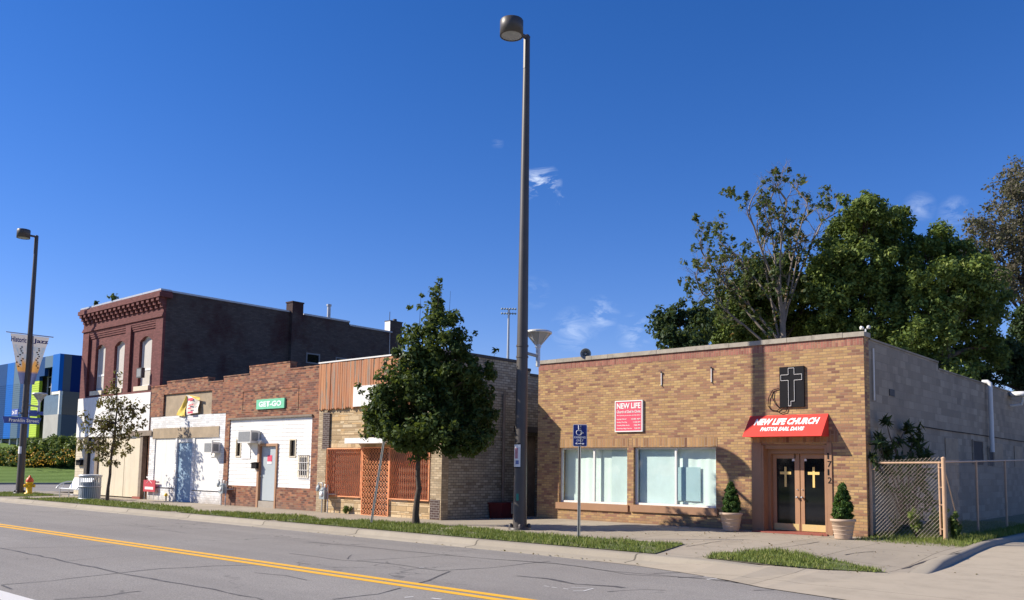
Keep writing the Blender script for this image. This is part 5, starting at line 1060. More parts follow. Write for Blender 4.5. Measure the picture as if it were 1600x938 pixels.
# street name signs on the far pole
sgn = empty('street_name_sign', (LA[0], LA[1], 4.2), 'long blue Franklin Street name sign on the banner lamp pole', 'street sign')
zs_ = CAM.z+(722.5-663)/FPX*45.2; y0, y1 = LA[1]-1.12, LA[1]+.72; xs_ = LA[0]+.24
m_ = MB(); m_.prism([(xs_-.03, y0, zs_+.33), (xs_-.03, y0+.10, zs_), (xs_-.03, y1-.10, zs_), (xs_-.03, y1, zs_+.33)], (.05, 0, 0)); m_.build('panel', M['streetblue'], sgn)
lettering('Franklin Street', (xs_+.025, y0+.30, zs_+.08), (0, 1, 0), (0, 0, 1), y1-y0-.42, .18, M['signwhite'], sgn, bold=.03)
m_ = MB(); m_.box(LA[0], xs_-.03, LA[1]-.03, LA[1]+.03, zs_+.15, zs_+.22); m_.build('bracket', M['polebrown'], sgn)
sgn = empty('street_name_sign', (LA[0], LA[1], 4.6), 'smaller blue street sign crossing above the Franklin Street sign', 'street sign')
m_ = MB(); zt_ = zs_+.42; m_.box(LA[0]-1.1, LA[0]-.22, LA[1]-.25, LA[1]-.22, zt_, zt_+.36); m_.build('panel', M['streetblue'], sgn); m_ = MB(); m_.box(LA[0]-.22, LA[0]+.05, LA[1]-.25, LA[1]-.1, zt_+.1, zt_+.16); m_.build('bracket', M['polebrown'], sgn)
lettering('24 ST', (LA[0]-1.02, LA[1]-.252, zt_+.08), (1, 0, 0), (0, 0, 1), .72, .2, M['signwhite'], sgn, bold=.03)
cam_box = empty('traffic_sensor', (LA[0], LA[1]+.3, zt_), 'small blue box clamped to the banner lamp pole above the signs', 'box')
m_ = MB(); m_.box(LA[0]-.1, LA[0]+.15, LA[1]+.2, LA[1]+.55, zt_, zt_+.3); m_.box(LA[0]-.02, LA[0]+.1, LA[1]+.6, LA[1]+.85, zt_+.08, zt_+.25); m_.build('housing', M['streetblue'], cam_box); m_ = MB(); m_.tube([(LA[0], LA[1], zt_+.15), (LA[0], LA[1]+.9, zt_+.15)], .025, 6); m_.build('bracket', M['meter'], cam_box)
# ------------------------------------------------------------------ hydrant, bench, litter bin
c = dep(45, 774, 44.2); hx, hy = c.x, c.y; hz = .16
hd = empty('fire_hydrant', (hx, hy, hz), 'yellow fire hydrant with orange red cap on the grass by the banner lamp', 'fire hydrant')
m_ = MB(); m_.lathe((hx, hy, hz), [(.22, 0), (.22, .06), (.14, .08), (.135, .50), (.17, .52), (.17, .60), (.14, .62)], 20); m_.build('barrel', M['yellow'], hd)
m_ = MB(); m_.lathe((hx, hy, hz), [(.18, .62), (.18, .67), (.16, .74), (.11, .82), (.05, .86), (.05, .93), (0, .94)], 20); m_.build('bonnet', M['orangered'], hd)
for a, rr_, mt in ((-50, .085, 'yellow'), (40, .07, 'yellow'), (220, .07, 'yellow')):
    d = Vector((math.cos(math.radians(a)), math.sin(math.radians(a)), 0)); p = Vector((hx, hy, hz+.42)); m_ = MB(); m_.tube([p+d*.1, p+d*.22], rr_, 12); m_.tube([p+d*.22, p+d*.27], rr_*1.2, 6); m_.tube([p+d*.27, p+d*.30], .03, 5); m_.build('outlet_cap', M[mt], hd)
# bench: perforated white seat shell with two looped arms, facing the street
c = dep(112, 778, 43.0); bx, by = c.x, c.y; bz = .15; by = 17.25; bx = onY(118, 770, by).x
bn_ = empty('metal_bench', (bx, by, bz), 'white and grey metal bench with looped arms beside the litter bin', 'bench')
L_ = 1.1; x0, x1 = bx-L_, bx+L_
m_ = MB(); m_.prism([(x0+.05, by-.25, bz+.44), (x0+.05, by+.12, bz+.42), (x0+.05, by+.34, bz+.92), (x0+.05, by+.37, bz+.91), (x0+.05, by+.15, bz+.39), (x0+.05, by-.25, bz+.41)], (2*L_-.1, 0, 0)); m_.build('seat_and_back', M['silver'], bn_)
m_ = MB(); m_.tube([(x0, by-.27, bz+.42), (x1, by-.27, bz+.42)], .035, 8); m_.tube([(x0, by+.2, bz+.12), (x1, by+.2, bz+.12)], .02, 6); m_.build('front_rail', M['silver'], bn_)
for x in (x0, x1):
    m_ = MB(); m_.tube([(x, by-.42, bz+.42), (x, by-.36, bz+.52), (x, by-.22, bz+.64), (x, by, bz+.72), (x, by+.25, bz+.74)], .028, 8)
    for yy, zz_ in ((-.27, .60), (-.12, .68)): m_.tube([(x, by+yy, bz+.42), (x, by+yy, bz+zz_)], .015, 6)
    m_.build('arm_loop', M['silver'], bn_)
    for yy in (-.25, .15): m_ = MB(); m_.tube([(x, by+yy, bz), (x, by+yy, bz+.42)], .025, 8); m_.build('leg', M['silver'], bn_)
c = onZ(140, 780, .15); tx, ty = onY(140, 770, 17.1).x, 17.1
tc_ = empty('litter_bin', (tx, ty, .15), 'round slatted silver litter bin between the bench and the small tree', 'litter bin')
m_ = MB(); m_.lathe((tx, ty, .15), [(.40, .05), (.40, .75), (.36, .76)], 28); m_.build('liner', M['meter'], tc_)
m_ = MB()
for k in range(32): a = 2*PI*k/32; m_.box(-.011, .011, .43, .45, 0, 1.0, Matrix.Translation((tx, ty, .15)) @ Matrix.Rotation(a, 4, 'Z'))
for z in (.02, .55, .98): m_.lathe((tx, ty, .15+z), [(.445, 0), (.465, 0), (.465, .05), (.445, .05), (.445, 0)], 32)
m_.build('slats', M['silver'], tc_)
m_ = MB(); m_.lathe((tx, ty, 1.17), [(.47, 0), (.50, .02), (.48, .07), (.26, .09), (.24, .05)], 32); m_.build('rim', M['silver'], tc_)
# ------------------------------------------------------------------ sign posts
def upost(m_, a, b, w=.075):
    a, b = Vector(a), Vector(b); d = (b-a); t = d.normalized(); u = Vector((t.z, 0, -t.x)).normalized() if abs(t.z) > .1 else Vector((1, 0, 0)); v = t.cross(u)
    P = [u*-w*.5+v*-.02, u*-w*.22+v*-.02, u*-w*.12+v*.02, u*w*.12+v*.02, u*w*.22+v*-.02, u*w*.5+v*-.02, u*w*.5+v*-.012, u*w*.2+v*-.012, u*w*.1+v*.028, u*-w*.1+v*.028, u*-w*.2+v*-.012, u*-w*.5+v*-.012]
    m_.prism([a+p for p in P], d)
c = onZ(905, 842, .17); px_, py_ = c.x, c.y; zz1 = CAM.z+(735.6-663)/FPX*((Vector((px_, py_, 0))-Vector((0, 0, 0))).dot(Vector((_f.x, _f.y, 0))))
pk = empty('parking_sign', (px_, py_, .17), 'blue disabled parking sign on a grey post in the grass strip', 'parking sign')
m_ = MB(); upost(m_, (px_, py_, .1), (px_, py_, zz1-.02), .085); m_.build('post', M['postgrey'], pk)
U = Vector((_r.x, _r.y, 0)).normalized(); U = (U+Vector((.25, 0, 0))).normalized(); Nf = Vector((U.y, -U.x, 0)); sw_, sh_ = .335, .52
O = Vector((px_, py_, zz1-sh_))-U*sw_/2+Nf*.03
def rrect(O, U, w, h, r, n=5):
    P = []
    for cx, cz, a0 in ((w-r, r, -90), (w-r, h-r, 0), (r, h-r, 90), (r, r, 180)):
        for i in range(n+1): a = math.radians(a0+90*i/n); P.append(O+U*(cx+r*math.cos(a))+Vector((0, 0, cz+r*math.sin(a))))
    return P
m_ = MB(); m_.prism(rrect(O, U, sw_, sh_, .03), Nf*-.004); pn = m_.build('sign_plate', M['signwhite'], pk)
m_ = MB(); m_.prism(rrect(O+U*.012+Vector((0, 0, .012))+Nf*.002, U, sw_-.024, sh_-.024, .024), Nf*-.0015); m_.build('blue_face', M['blue'], pn)
Q = lambda x, z, d=.004: O+U*x*sw_+Vector((0, 0, z*sh_))+Nf*d
m_ = MB(); pts = [Q(.5+.0+.19*math.cos(math.radians(a))-.06, .63+.19*.64*math.sin(math.radians(a))) for a in range(125, 385, 20)]; m_.tube(pts, .008, 5)
m_.tube([Q(.40, .93), Q(.41, .80), Q(.42, .72), Q(.58, .72)], .012, 5); m_.tube([Q(.41, .80), Q(.54, .80)], .008, 5); m_.tube([Q(.58, .72), Q(.68, .60), Q(.76, .62)], .012, 5); m_.lathe(Q(.40, .93), [(0, -.018), (.018, 0), (0, .018)], 8); m_.build('wheelchair_symbol', M['signwhite'], pn)
lettering('PARKING', Q(.10, .36), U, (0, 0, 1), sw_*.80, sh_*.10, M['signwhite'], pn, bold=.02); lettering('ONLY', Q(.25, .22), U, (0, 0, 1), sw_*.50, sh_*.10, M['signwhite'], pn, bold=.02)
m_ = MB(); m_.tube([Q(.24, .12), Q(.76, .12)], .009, 5); [m_.tube([Q(a, .12), Q(b, .155)], .009, 5) for a, b in ((.2, .32), (.8, .68))]; [m_.tube([Q(a, .12), Q(b, .085)], .009, 5) for a, b in ((.2, .32), (.8, .68))]; m_.build('arrow', M['signwhite'], pn)
c = onZ(580, 819, .15); t_ = c.copy(); top_ = CAM+px_dir(603, 672)*((c-CAM).dot(_f)/1.0); m_ = MB(); upost(m_, c-Vector((0, 0, .05)), top_, .085); m_.build('sign_post', M['postgrey'], None, label='bare grey sign post leaning over in the grass before the orange grilles', category='sign post')
# ------------------------------------------------------------------ planters
def planter(px0, px1, pyb, Yp, label, hs_, seed):
    a, b = onY(px0, 815, Yp), onY(px1, 815, Yp); c = Vector(((a.x+b.x)/2, Yp, gz((a.x+b.x)/2, Yp))); R_ = abs(b.x-a.x)*.5*.93
    r = empty('planter', c, label, 'planter', 'potted conical evergreens either side of the church door'); Hh = R_*1.62
    m_ = MB(); m_.lathe(c, [(0, 0), (R_*.66, 0), (R_*.68, .02), (R_*.80, Hh*.5), (R_*.82, Hh*.51), (R_*.90, Hh*.86), (R_*1.0, Hh*.87), (R_*1.02, Hh*.98), (R_*.97, Hh), (R_*.90, Hh*.97), (R_*.86, Hh*.88), (0, Hh*.88)], 36)
    for k in range(3): z = Hh*(.25+.2*k); rr_ = R_*(.68+.22*z/(Hh*.86)); m_.lathe(c, [(rr_, z-.012), (rr_+.010, z), (rr_, z+.012)], 36)
    m_.build('pot', M['terracotta'], r); m_ = MB(); m_.lathe(c, [(R_*.87, Hh*.90), (0, Hh*.91)], 24); m_.build('soil', M['soil'], r)
    h = hs_; rg = np.random.default_rng(seed); cl = []
    for _ in range(150):
        t = rg.random()**1.15; rad = (R_*.78)*min(1., .55+t*2.2)*(1-t)**.62*rg.uniform(.5, 1.22); a = rg.uniform(0, 2*PI); cl.append((c.x+rad*math.cos(a), c.y+rad*math.sin(a), c.z+Hh*.93+h*t, .055))
    m_ = MB(); m_.tube([(c.x, c.y, c.z+Hh*.88), (c.x, c.y, c.z+Hh+h*.8)], [.025, .008], 6); sh = m_.build('shrub_stem', M['bark'], r)
    leaves('shrub_foliage', cl, 60, .035, M['leaf_conifer'], sh, .6, 2.4, seed=seed); return r
planter(1125, 1160, 831, 21.05, 'beige pot with narrow conical evergreen between the big window and the church door', .78, 3)
planter(1297, 1338, 845, 20.85, 'beige pot with fuller conical evergreen between the church door and the gate', .84, 4)
# ------------------------------------------------------------------ gas meters, small pipes
def meter(px, py, label, seed):
    c = onY(px, py, YR-.25); zb = .15; r = empty('gas_meter', (c.x, YR-.25, zb), label, 'gas meter', 'gas meters at the foot of the shop walls'); x = c.x
    m_ = MB(); m_.box(x-.16, x+.14, YR-.38, YR-.18, .62, .95); m_.lathe((x, YR-.28, .95), [(.14, 0), (.10, .07), (0, .09)], 12); mb_ = m_.build('meter_body', M['meter'], r)
    m_ = MB(); Md = Vector((0, -1, 0)).to_track_quat('Z', 'Y').to_matrix().to_4x4(); m_.lathe((x-.02, YR-.385, .80), [(.09, 0), (.09, .02), (0, .022)], 14, True, Md); m_.build('dial', M['signwhite'], mb_)
    m_ = MB(); m_.tube([(x-.1, YR-.28, .1), (x-.1, YR-.28, .66)], .022, 8); m_.tube([(x+.22, YR-.28, .1), (x+.22, YR-.28, 1.12), (x+.05, YR-.28, 1.14), (x+.05, YR-.28, .95)], .022, 8); m_.tube([(x-.10, YR-.28, 1.0), (x-.10, YR-.28, 1.18), (x-.34, YR-.28, 1.18), (x-.34, YR-.28, .95)], .022, 8); m_.tube([(x+.22, YR-.28, .8), (x+.42, YR-.1, .8), (x+.42, YR-.02, .8)], .02, 6); m_.build('pipework', M['galv'], r)
    m_ = MB(); Mr = Vector((-.3, -1, .2)).to_track_quat('Z', 'Y').to_matrix().to_4x4(); m_.lathe((x-.34, YR-.30, 1.0), [(.0, -.05), (.12, -.04), (.13, 0), (.12, .03), (.05, .05), (0, .08)], 16, True, Mr); m_.build('regulator', M['meter'], r)
meter(349, 775, 'grey gas meter between the white painted front and the brick front', 1); meter(507, 785, 'grey gas meter between the brick front and the orange grilles', 2)
c = onY(259, 780, YR-.12); sp2 = empty('standpipe', (c.x, YR-.12, .12), 'small yellow standpipe at the foot of the white brick front', 'standpipe'); m_ = MB(); m_.tube([(c.x, YR-.12, .1), (c.x, YR-.12, .36)], .05, 8); m_.build('pipe', M['beige'], sp2); m_ = MB(); m_.lathe((c.x, YR-.12, .36), [(.07, 0), (.08, .06), (.04, .12), (0, .13)], 10); m_.build('cap', M['yellow'], sp2)
# ------------------------------------------------------------------ chain link gate and fence
def chain(m_, A, B, z0a, z1a, z0b, z1b, pitch=.066, r=.0042, off=.004):
    A, B = Vector(A), Vector(B); L = (B-A).length; U = (B-A)/L; N = Vector((U.y, -U.x, 0)); H = max(z1a-z0a, z1b-z0b)
    def P(s, t, o): f = s/L; z0 = z0a+(z0b-z0a)*f; return A+U*s+N*o+Vector((0, 0, z0+t))
    n = int((L+H)/pitch)
    for k in range(n+1):
        for sg in (1, -1):
            s0 = -H+k*pitch; a, b = (s0, 0.), (s0+H, H)
            if a[0] < 0: a = (0., -s0)
            if b[0] > L: b = (L, L-s0)
            if a[0] >= L or b[0] <= 0 or a[1] >= H: continue
            if sg < 0: a, b = (L-a[0], a[1]), (L-b[0], b[1])
            p, q = P(a[0], a[1], off*sg), P(b[0], b[1], off*sg); m_.tube([p, q], r if sg > 0 else r*.35, 3, False, False)
M['fencetan'] = plain('tan_fence_paint', (.52, .34, .21), .5, .12, 5); M['wire'] = plain('chain_link_wire', (.34, .28, .22), .5, .15, 5)
gt = empty('chain_link_gate', (-6.85, 21.8, .22), 'tan painted chain link gate closing the gap beside the church corner', 'gate')
m_ = MB(); m_.tube([(-7.70+.04, 21.80, .1), (-7.66, 21.80, 2.13)], .042, 12); m_.lathe((-7.66, 21.8, 2.13), [(.05, 0), (.05, .02), (0, .05)], 12); m_.build('post', M['fencetan'], gt)
m_ = MB(); m_.tube([(-6.0, 21.80, .1), (-6.0, 21.80, 2.16)], .048, 12); m_.lathe((-6., 21.8, 2.16), [(.055, 0), (.055, .02), (0, .05)], 12); m_.build('post', M['fencetan'], gt)
m_ = MB(); m_.tube([(-7.56, 21.8, 2.05), (-6.05, 21.8, 2.07)], .024, 10); m_.tube([(-6.10, 21.8, .42), (-6.10, 21.8, 2.07)], .022, 8); m_.tube([(-7.55, 21.8, 1.62), (-7.55, 21.8, 1.95)], .012, 6)
for z in (1.95, 1.5, 1.1, .55): m_.tube([(-6.11, 21.78, z), (-6.0, 21.78, z)], .014, 6)
m_.tube([(-7.66, 21.78, 1.9), (-7.54, 21.78, 1.9)], .014, 6); m_.build('gate_rail', M['fencetan'], gt)
m_ = MB(); chain(m_, (-7.56, 21.79, 0), (-6.08, 21.79, 0), .26, 2.10, .36, 2.12, .092, .0036); m_.build('mesh', M['wire'], gt)
fc = empty('chain_link_fence', (-6.0, 30, .3), 'chain link fence running back into the shade along the grey side wall', 'fence')
zf = lambda y: 2.08+.024*(y-21.8)
for y in (24.6, 27.6, 30.6, 33.6, 36.6, 39.6, 42.6): m_ = MB(); m_.tube([(-6.0, y, .1), (-6.0, y, zf(y)+.03)], .03, 8); m_.build('post', M['fencetan'], fc)
m_ = MB(); m_.tube([(-6.0, 21.86, zf(21.9)), (-6.0, 45, zf(45))], .022, 8); m_.tube([(-6.0, 21.9, 1.9), (-6.02, 23.2, .3)], .012, 6); m_.build('top_rail', M['fencetan'], fc)
m_ = MB(); chain(m_, (-6.0, 21.88, 0), (-6.0, 40, 0), .26, 2.10, .62, 2.50, .085, .0022); m_.build('mesh', M['wire'], fc)
# ------------------------------------------------------------------ trees
def clumps(blobs, k, rr, rg, shell=.55):
    out = []
    for (x, y, z, rx, ry, rz) in blobs:
        for _ in range(max(3, int(k*(rx*ry*rz)**(2/3)))):
            d = rg.normal(size=3); d /= np.linalg.norm(d); f = shell+(1-shell)*rg.random()
            if rg.random() < .22: f *= rg.random()
            out.append((x+d[0]*rx*f, y+d[1]*ry*f, z+d[2]*rz*f, rr*rg.uniform(.6, 1.4)))
    return out
def B(L, d, dd=0.):
    out = []; rg = np.random.default_rng(len(L))
    for (x, y, rx, ry) in L:
        q = dep(x, y, d+rg.uniform(-1, 1)*dd); a, b = rx*d/FPX, ry*d/FPX; out.append((q.x, q.y, q.z, a, a, b))
    return out
d2 = (onY(668, 600, 16.62)-CAM).dot(_f); b2 = onY(650, 812, 16.95)
tree('maple_tree', 'dense green maple on the grass strip before the orange timber shop', 'tree', (b2.x, 16.95, .15), (onY(655, 700, 16.7).x, 16.7, 2.6), .10,
     B([(683, 480, 14, 32), (690, 520, 34, 34), (655, 545, 36, 36), (640, 590, 48, 44), (708, 565, 42, 38), (668, 610, 58, 52), (608, 628, 34, 48), (718, 620, 46, 54), (752, 660, 24, 42), (690, 678, 52, 34), (630, 672, 42, 32), (650, 690, 40, 22), (722, 688, 40, 24), (602, 660, 30, 36), (740, 640, 36, 44), (757, 575, 16, 18), (585, 640, 18, 30)], d2, .5),
     66, .23, 76, .088, M['leaf_maple'], M['bark'], seed=21, shell=.55, tone=(.42, .25), twigs=.25)
rg = np.random.default_rng(77); cl = []
for (x, y) in ((688, 436), (686, 446), (683, 455), (741, 520), (736, 530), (733, 540), (660, 462), (774, 548), (560, 602), (565, 612), (710, 487), (722, 500), (655, 480), (772, 620), (770, 650), (640, 480)): q = dep(x, y, d2); cl.append((q.x, q.y, q.z, .10))
mt_ = [o for o in bpy.data.objects if o.name.startswith('maple_tree')][0]
m_ = MB()
for a, b in (((684, 480), (688, 434)), ((730, 560), (742, 516)), ((655, 520), (658, 455)), ((700, 520), (704, 455)), ((760, 590), (776, 545))): m_.tube([dep(*a, d2), dep(*b, d2)], [.012, .004], 4)
m_.build('top_twigs', M['bark'], mt_); leaves('top_leaves', cl, 12, .085, M['leaf_maple'], mt_, seed=5)
by = 17.3; b1 = onY(168, 770, by); d1 = (b1-CAM).dot(_f)
tree('young_tree', 'small thin street tree with sparse browning leaves before the white fascia', 'tree', (b1.x, by, .14), (dep(178, 600, d1).x, by, dep(178, 640, d1).z), .07,
     B([(182, 590, 7, 16), (182, 612, 16, 16), (172, 640, 30, 22), (202, 640, 20, 24), (160, 668, 30, 16), (190, 672, 28, 20), (150, 694, 24, 14), (180, 700, 34, 16), (168, 718, 22, 10), (136, 700, 16, 12), (215, 652, 14, 16), (134, 655, 12, 12), (226, 640, 8, 8), (124, 690, 10, 8)], d1, .4),
     40, .22, 18, .095, M['leaf_brown'], M['bark'], seed=8, shell=.5, tone=(.5, .3), twigs=.55)
# behind the church
dB_ = 46.
ll = B([(1150, 478, 34, 34), (1125, 505, 30, 30), (1180, 470, 45, 40), (1225, 440, 36, 48), (1150, 520, 40, 34), (1215, 510, 50, 36), (1185, 440, 34, 34), (1160, 515, 50, 34), (1265, 520, 42, 34), (1262, 465, 34, 40), (1285, 430, 24, 26)], 50., 1.5)
tree('leafy_tree', 'low green tree mass behind the church roof, under the half bare tree', 'tree', (*dep(1210, 560, 50.)[:2], 0), dep(1210, 560, 50.), .22, ll, 34, .42, 95, .14, M['leaf_elm'], M['bark'], 'trees behind the church', 31, tone=(.4, .22), twigs=.15)
ll = B([(1034, 510, 20, 30), (1062, 497, 30, 26), (1094, 508, 24, 28), (1050, 530, 34, 20), (1080, 535, 34, 20)], 44., .8)
tree('small_dark_tree', 'small dark leaved tree over the church roof, nearest the horn loudspeaker', 'tree', (*dep(1060, 560, 44.)[:2], 0), dep(1060, 545, 44.), .15, ll, 44, .28, 66, .125, M['leaf_dark'], M['bark'], 'trees behind the church', 32, tone=(.45, .25), twigs=.2)
ll = B([(1350, 330, 42, 26), (1330, 372, 44, 38), (1385, 365, 42, 40), (1300, 410, 36, 34), (1350, 425, 58, 44), (1400, 430, 40, 46), (1300, 465, 40, 40), (1350, 500, 60, 40), (1395, 520, 40, 40), (1415, 340, 12, 14), (1290, 520, 30, 30)], 48., 1.5)
tree('leafy_tree', 'tall rounded bright green tree behind the church, next to the half bare tree', 'tree', (*dep(1345, 560, 48.)[:2], 0), dep(1345, 500, 48.), .32, ll, 27, .40, 95, .14, M['leaf_elm'], M['bark'], 'trees behind the church', 33, tone=(.42, .24), twigs=.15)
ll = B([(1470, 375, 34, 24), (1435, 405, 42, 36), (1500, 415, 42, 40), (1460, 455, 62, 48), (1530, 440, 34, 34), (1405, 465, 30, 40), (1515, 490, 48, 38), (1440, 520, 52, 36), (1556, 470, 22, 22), (1500, 548, 44, 28), (1420, 560, 40, 26), (1545, 545, 30, 34), (1466, 585, 60, 22)], 46., 1.5)
tree('leafy_tree', 'wide green tree directly over the grey side wall of the church', 'tree', (*dep(1470, 600, 46.)[:2], 0), dep(1475, 520, 46.), .35, ll, 25, .42, 95, .14, M['leaf_elm'], M['bark'], 'trees behind the church', 34, tone=(.38, .22), twigs=.2)
ll = B([(1592, 520, 30, 40), (1570, 560, 30, 34), (1600, 580, 44, 34), (1530, 590, 40, 20), (1640, 540, 40, 60), (1625, 600, 40, 26)], 50., 1.5)
tree('small_dark_tree', 'dark leaved low tree beyond the far end of the grey side wall', 'tree', (*dep(1590, 620, 50.)[:2], 0), dep(1590, 580, 50.), .25, ll, 24, .42, 80, .14, M['leaf_dark'], M['bark'], 'trees behind the church', 35, tone=(.4, .25), twigs=.2)
# half bare tree with fine twigs
def grow(m_, tips, p, d, L, r, lev, rg, up=.12):
    n = 3; pts = [p]; dd = d.copy()
    for i in range(n): dd = (dd+Vector(rg.normal(size=3))*.16+Vector((0, 0, up))*.3).normalized(); pts.append(pts[-1]+dd*L/n)
    m_.tube(pts, [r, r*.85, r*.7, r*.55], 5 if lev > 1 else 3, False); tips.append((pts[-1], lev))
    if lev == 0: return
    for k in range(int(rg.integers(2, 4)) if lev > 1 else 3):
        a = Vector(rg.normal(size=3)); a = (a-dd*a.dot(dd)).normalized(); nd = (dd+a*rg.uniform(.45, .95)).normalized(); q = pts[int(rg.integers(1, 4))] if k else pts[-1]
        grow(m_, tips, q, nd, L*rg.uniform(.58, .85), r*.55, lev-1, rg, up)
def bare(name, label, base, top, px_limbs, d, r0, lev, leafpts, lm, lsize, seed, group, per=14, barkm='barkpale', cr=.28, L0=1.9, tipf=.0):
    rg = np.random.default_rng(seed); t = empty(name, base, label, 'tree', group); m_ = MB(); base, top = Vector(base), Vector(top)
    m_.tube([base, base.lerp(top, .5)+Vector((.1, 0, 0)), top], [r0, r0*.8, r0*.6], 8); tips = []
    for (x, y) in px_limbs:
        e = dep(x, y, d+rg.uniform(-2.5, 2.5)); L = limb(m_, top.lerp(base, rg.uniform(0, .3)), e, r0*.34, r0*.10, rg, .10, 6, 6)
        for j in (3, 4, 5, 6): dd = (L[j]-L[j-1]).normalized(); a = Vector(rg.normal(size=3))*.6; grow(m_, tips, L[j], (dd+a+Vector((0, 0, .2))).normalized(), L0*rg.uniform(.6, 1), r0*.19, lev, rg)
    m_.build('trunk', M[barkm], t); cl = []
    for (x, y, rp, n) in leafpts:
        for _ in range(n): q = dep(x+rg.normal()*rp, y+rg.normal()*rp*.7, d+rg.uniform(-2, 2)); cl.append((q.x, q.y, q.z, cr*rg.uniform(.5, 1.3)))
    for p, lv in tips:
        if rg.random() < tipf: cl.append((p.x, p.y, p.z, cr*rg.uniform(.6, 1.2)))
    leaves('crown', cl, per, lsize, lm, t, seed=seed, tone=(.4, .3)); return t
bare('half_bare_tree', 'half bare tree with grey twigs and scattered leaves above the church roof', (*dep(1222, 560, dB_)[:2], 0), dep(1222, 470, dB_), [(1145, 395), (1100, 400), (1170, 330), (1200, 320), (1230, 315), (1262, 318), (1285, 345), (1250, 380), (1130, 440), (1105, 465), (1190, 380)], dB_, .24, 4,
     [(1147, 305, 9, 8), (1240, 330, 12, 6), (1290, 320, 9, 7), (1100, 365, 7, 4), (1120, 362, 10, 7), (1085, 385, 3, 2), (1088, 408, 4, 3), (1105, 405, 5, 3), (1130, 450, 14, 8), (1165, 400, 22, 14), (1190, 430, 30, 40), (1150, 470, 26, 34), (1170, 500, 30, 30), (1225, 450, 24, 24), (1245, 400, 22, 14), (1090, 455, 12, 9), (1110, 470, 16, 12), (1230, 365, 18, 9), (1070, 445, 6, 4)], M['leaf_sparse'], .14, 51, 'trees behind the church', 16, 'twigbark', .26, 1.15, .06)
bare('thin_brown_tree', 'tall thin brownish tree rising behind the far end of the grey side wall', (*dep(1600, 620, 52.)[:2], 0), dep(1605, 470, 52.), [(1590, 280), (1560, 330), (1540, 380), (1535, 430), (1600, 300), (1620, 350), (1575, 400), (1610, 420), (1570, 460), (1640, 300)], 52., .28, 3,
     [(1590, 320, 16, 16), (1560, 370, 18, 22), (1590, 400, 18, 22), (1595, 265, 8, 8), (1540, 350, 10, 9), (1600, 460, 16, 14), (1560, 430, 16, 14), (1630, 380, 30, 30)], M['leaf_thin'], .13, 52, 'trees behind the church', 34, 'bark', .5, 1.3, .35)
# rank shrub against the grey wall behind the gate
rg = np.random.default_rng(9); sh = empty('rank_shrub', (-7.2, 23.6, .25), 'dark rank shrub with drooping leaves against the grey wall behind the gate', 'shrub'); m_ = MB(); cl = []; XW = XRc+.16
SB = onX(1412, 800, XW); SB = Vector((XW, 24.2, .2))
for P in ([(1412, 790), (1400, 745), (1385, 700), (1370, 690)], [(1412, 790), (1408, 730), (1390, 680), (1384, 655)], [(1412, 790), (1420, 740), (1425, 690), (1418, 660)], [(1412, 790), (1436, 740), (1437, 690), (1436, 664)], [(1412, 790), (1440, 760), (1450, 725), (1447, 705)], [(1412, 790), (1390, 760), (1368, 720), (1362, 712)], [(1412, 790), (1395, 750), (1380, 715), (1372, 678)], [(1412, 790), (1430, 760), (1440, 712), (1430, 690)], [(1400, 740), (1400, 700), (1412, 676), (1420, 668)]):
    pts = [SB]+[onX(x, y, XW+rg.uniform(-.1, .12)) for x, y in P[1:]]; m_.tube(pts, [.04, .022, .014, .006], 5)
    for a, b in zip(pts[1:-1], pts[2:]):
        for _ in range(5): q = a.lerp(b, rg.random()); cl.append((q.x, q.y, q.z-.03, .09))
    for _ in range(2): q = pts[-1]; cl.append((q.x, q.y, q.z-.05, .09))
for _ in range(70): cl.append((XW+rg.uniform(0, .3), rg.uniform(22.7, 25.8), rg.uniform(.3, 2.3), .2))
m_.build('stem', M['bark'], sh); leaves('foliage', cl, 4, .085, M['leaf_dark'], sh, -.2, 4.2, seed=12, tone=(.2, .2))
def weed(x, y, z, h, r, n, label, seed, lm='leaf_elm', size=.06):
    rg = np.random.default_rng(seed); t = empty('weed', (x, y, z), label, 'weed'); m_ = MB(); cl = []
    for _ in range(n): e = Vector((x+rg.normal()*r, y+rg.normal()*r, z+h*rg.uniform(.5, 1))); m_.tube([(x, y, z), e], [.008, .003], 3, False); [cl.append((*(Vector((x, y, z)).lerp(e, rg.uniform(.3, 1))), .06)) for _ in range(5)]
    m_.build('stem', M['bark'], t); leaves('foliage', cl, 8, size, M[lm], t, seed=seed); return t
q = onY(1430, 815, 21.9); weed(q.x, 21.95, .28, .75, .13, 12, 'leafy weed growing through the foot of the chain link gate', 61)
q = onY(1468, 800, 22.0); weed(q.x, 22.1, .28, .85, .10, 10, 'darker leafy weed at the hinge side of the gate', 62, 'leaf_dark')
weed(-5.93, 22.3, .28, .7, .09, 12, 'green weed at the foot of the fence just behind the gate post', 63)
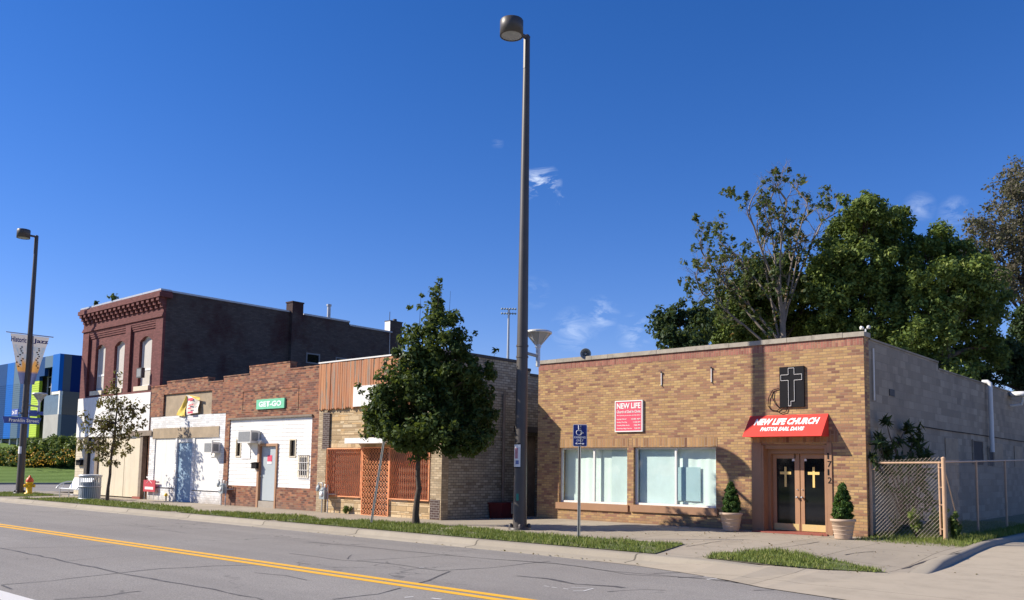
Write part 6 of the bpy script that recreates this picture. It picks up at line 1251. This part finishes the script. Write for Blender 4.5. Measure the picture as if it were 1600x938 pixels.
q = onY(541, 800, YR-.12); weed(q.x, YR-.14, .15, .28, .07, 10, 'small weed at the foot of the pale stone wall near the gas meter', 64, size=.05)
q = onY(178, 464, Y2-.1); weed(q.x, Y2-.1, zc1+.38, .42, .12, 12, 'bigger weed sprouting from the cornice of the dark red building', 65)
q = onY(149, 473, Y2-.15); weed(q.x, Y2-.15, zc1+.36, .3, .08, 8, 'smaller weed sprouting from the cornice farther from the dark side wall', 66, 'leaf_dark')
# dead leaves and litter scattered on the concrete
P = [(1343+0, 856, .06), (1310, 857, .0)]
rg = np.random.default_rng(99); n = 260; lx = rg.uniform(-13, -5.4, n); ly = rg.uniform(15., 21.3, n); k = rg.random(n) < .25
lv = np.zeros((n+170, 4, 3)); 
for i in range(n+170):
    if i < n: x, y = lx[i], ly[i]; z = gz(x, y)+.012
    elif i < n+90: x, y = rg.uniform(-4.8, -2.2), rg.uniform(17, 30); x = -4.8+abs(rg.normal())*.35 if i % 2 else x; z = .045+.0045*(y-17)
    else: x, y = rg.uniform(-20, -6), 14.36-abs(rg.normal())*.12; z = .012
    a = rg.uniform(0, 6.28); s = rg.uniform(.012, .035); u = np.array([math.cos(a), math.sin(a), rg.normal()*.3])*s; w = np.array([-math.sin(a), math.cos(a), rg.normal()*.3])*s*.6; c0 = np.array([x, y, z+.01]); lv[i] = [c0-u, c0+w, c0+u, c0-w]
o = fast_mesh('fallen_leaves', lv.reshape(-1, 3), 4, rg.random(n+170), M['leaf_brown']); o['kind'] = 'stuff'; o['label'] = 'dry fallen leaves scattered over the sidewalk and driveway'; o['category'] = 'leaves'
# the far side of the street behind the viewer: seen only as dark reflections in the panes
rg = np.random.default_rng(3); cl = [(x, -34+rg.uniform(-4, 4), rg.uniform(1, 9+3*math.sin(x*.1)), 1.6) for x in np.linspace(-70, 60, 700)]
o = leaves('tree_belt', cl, 14, .9, M['leaf_dark'], None, seed=2); o['kind'] = 'stuff'; o['label'] = 'belt of trees across the street, mirrored in the church panes'; o['category'] = 'trees'
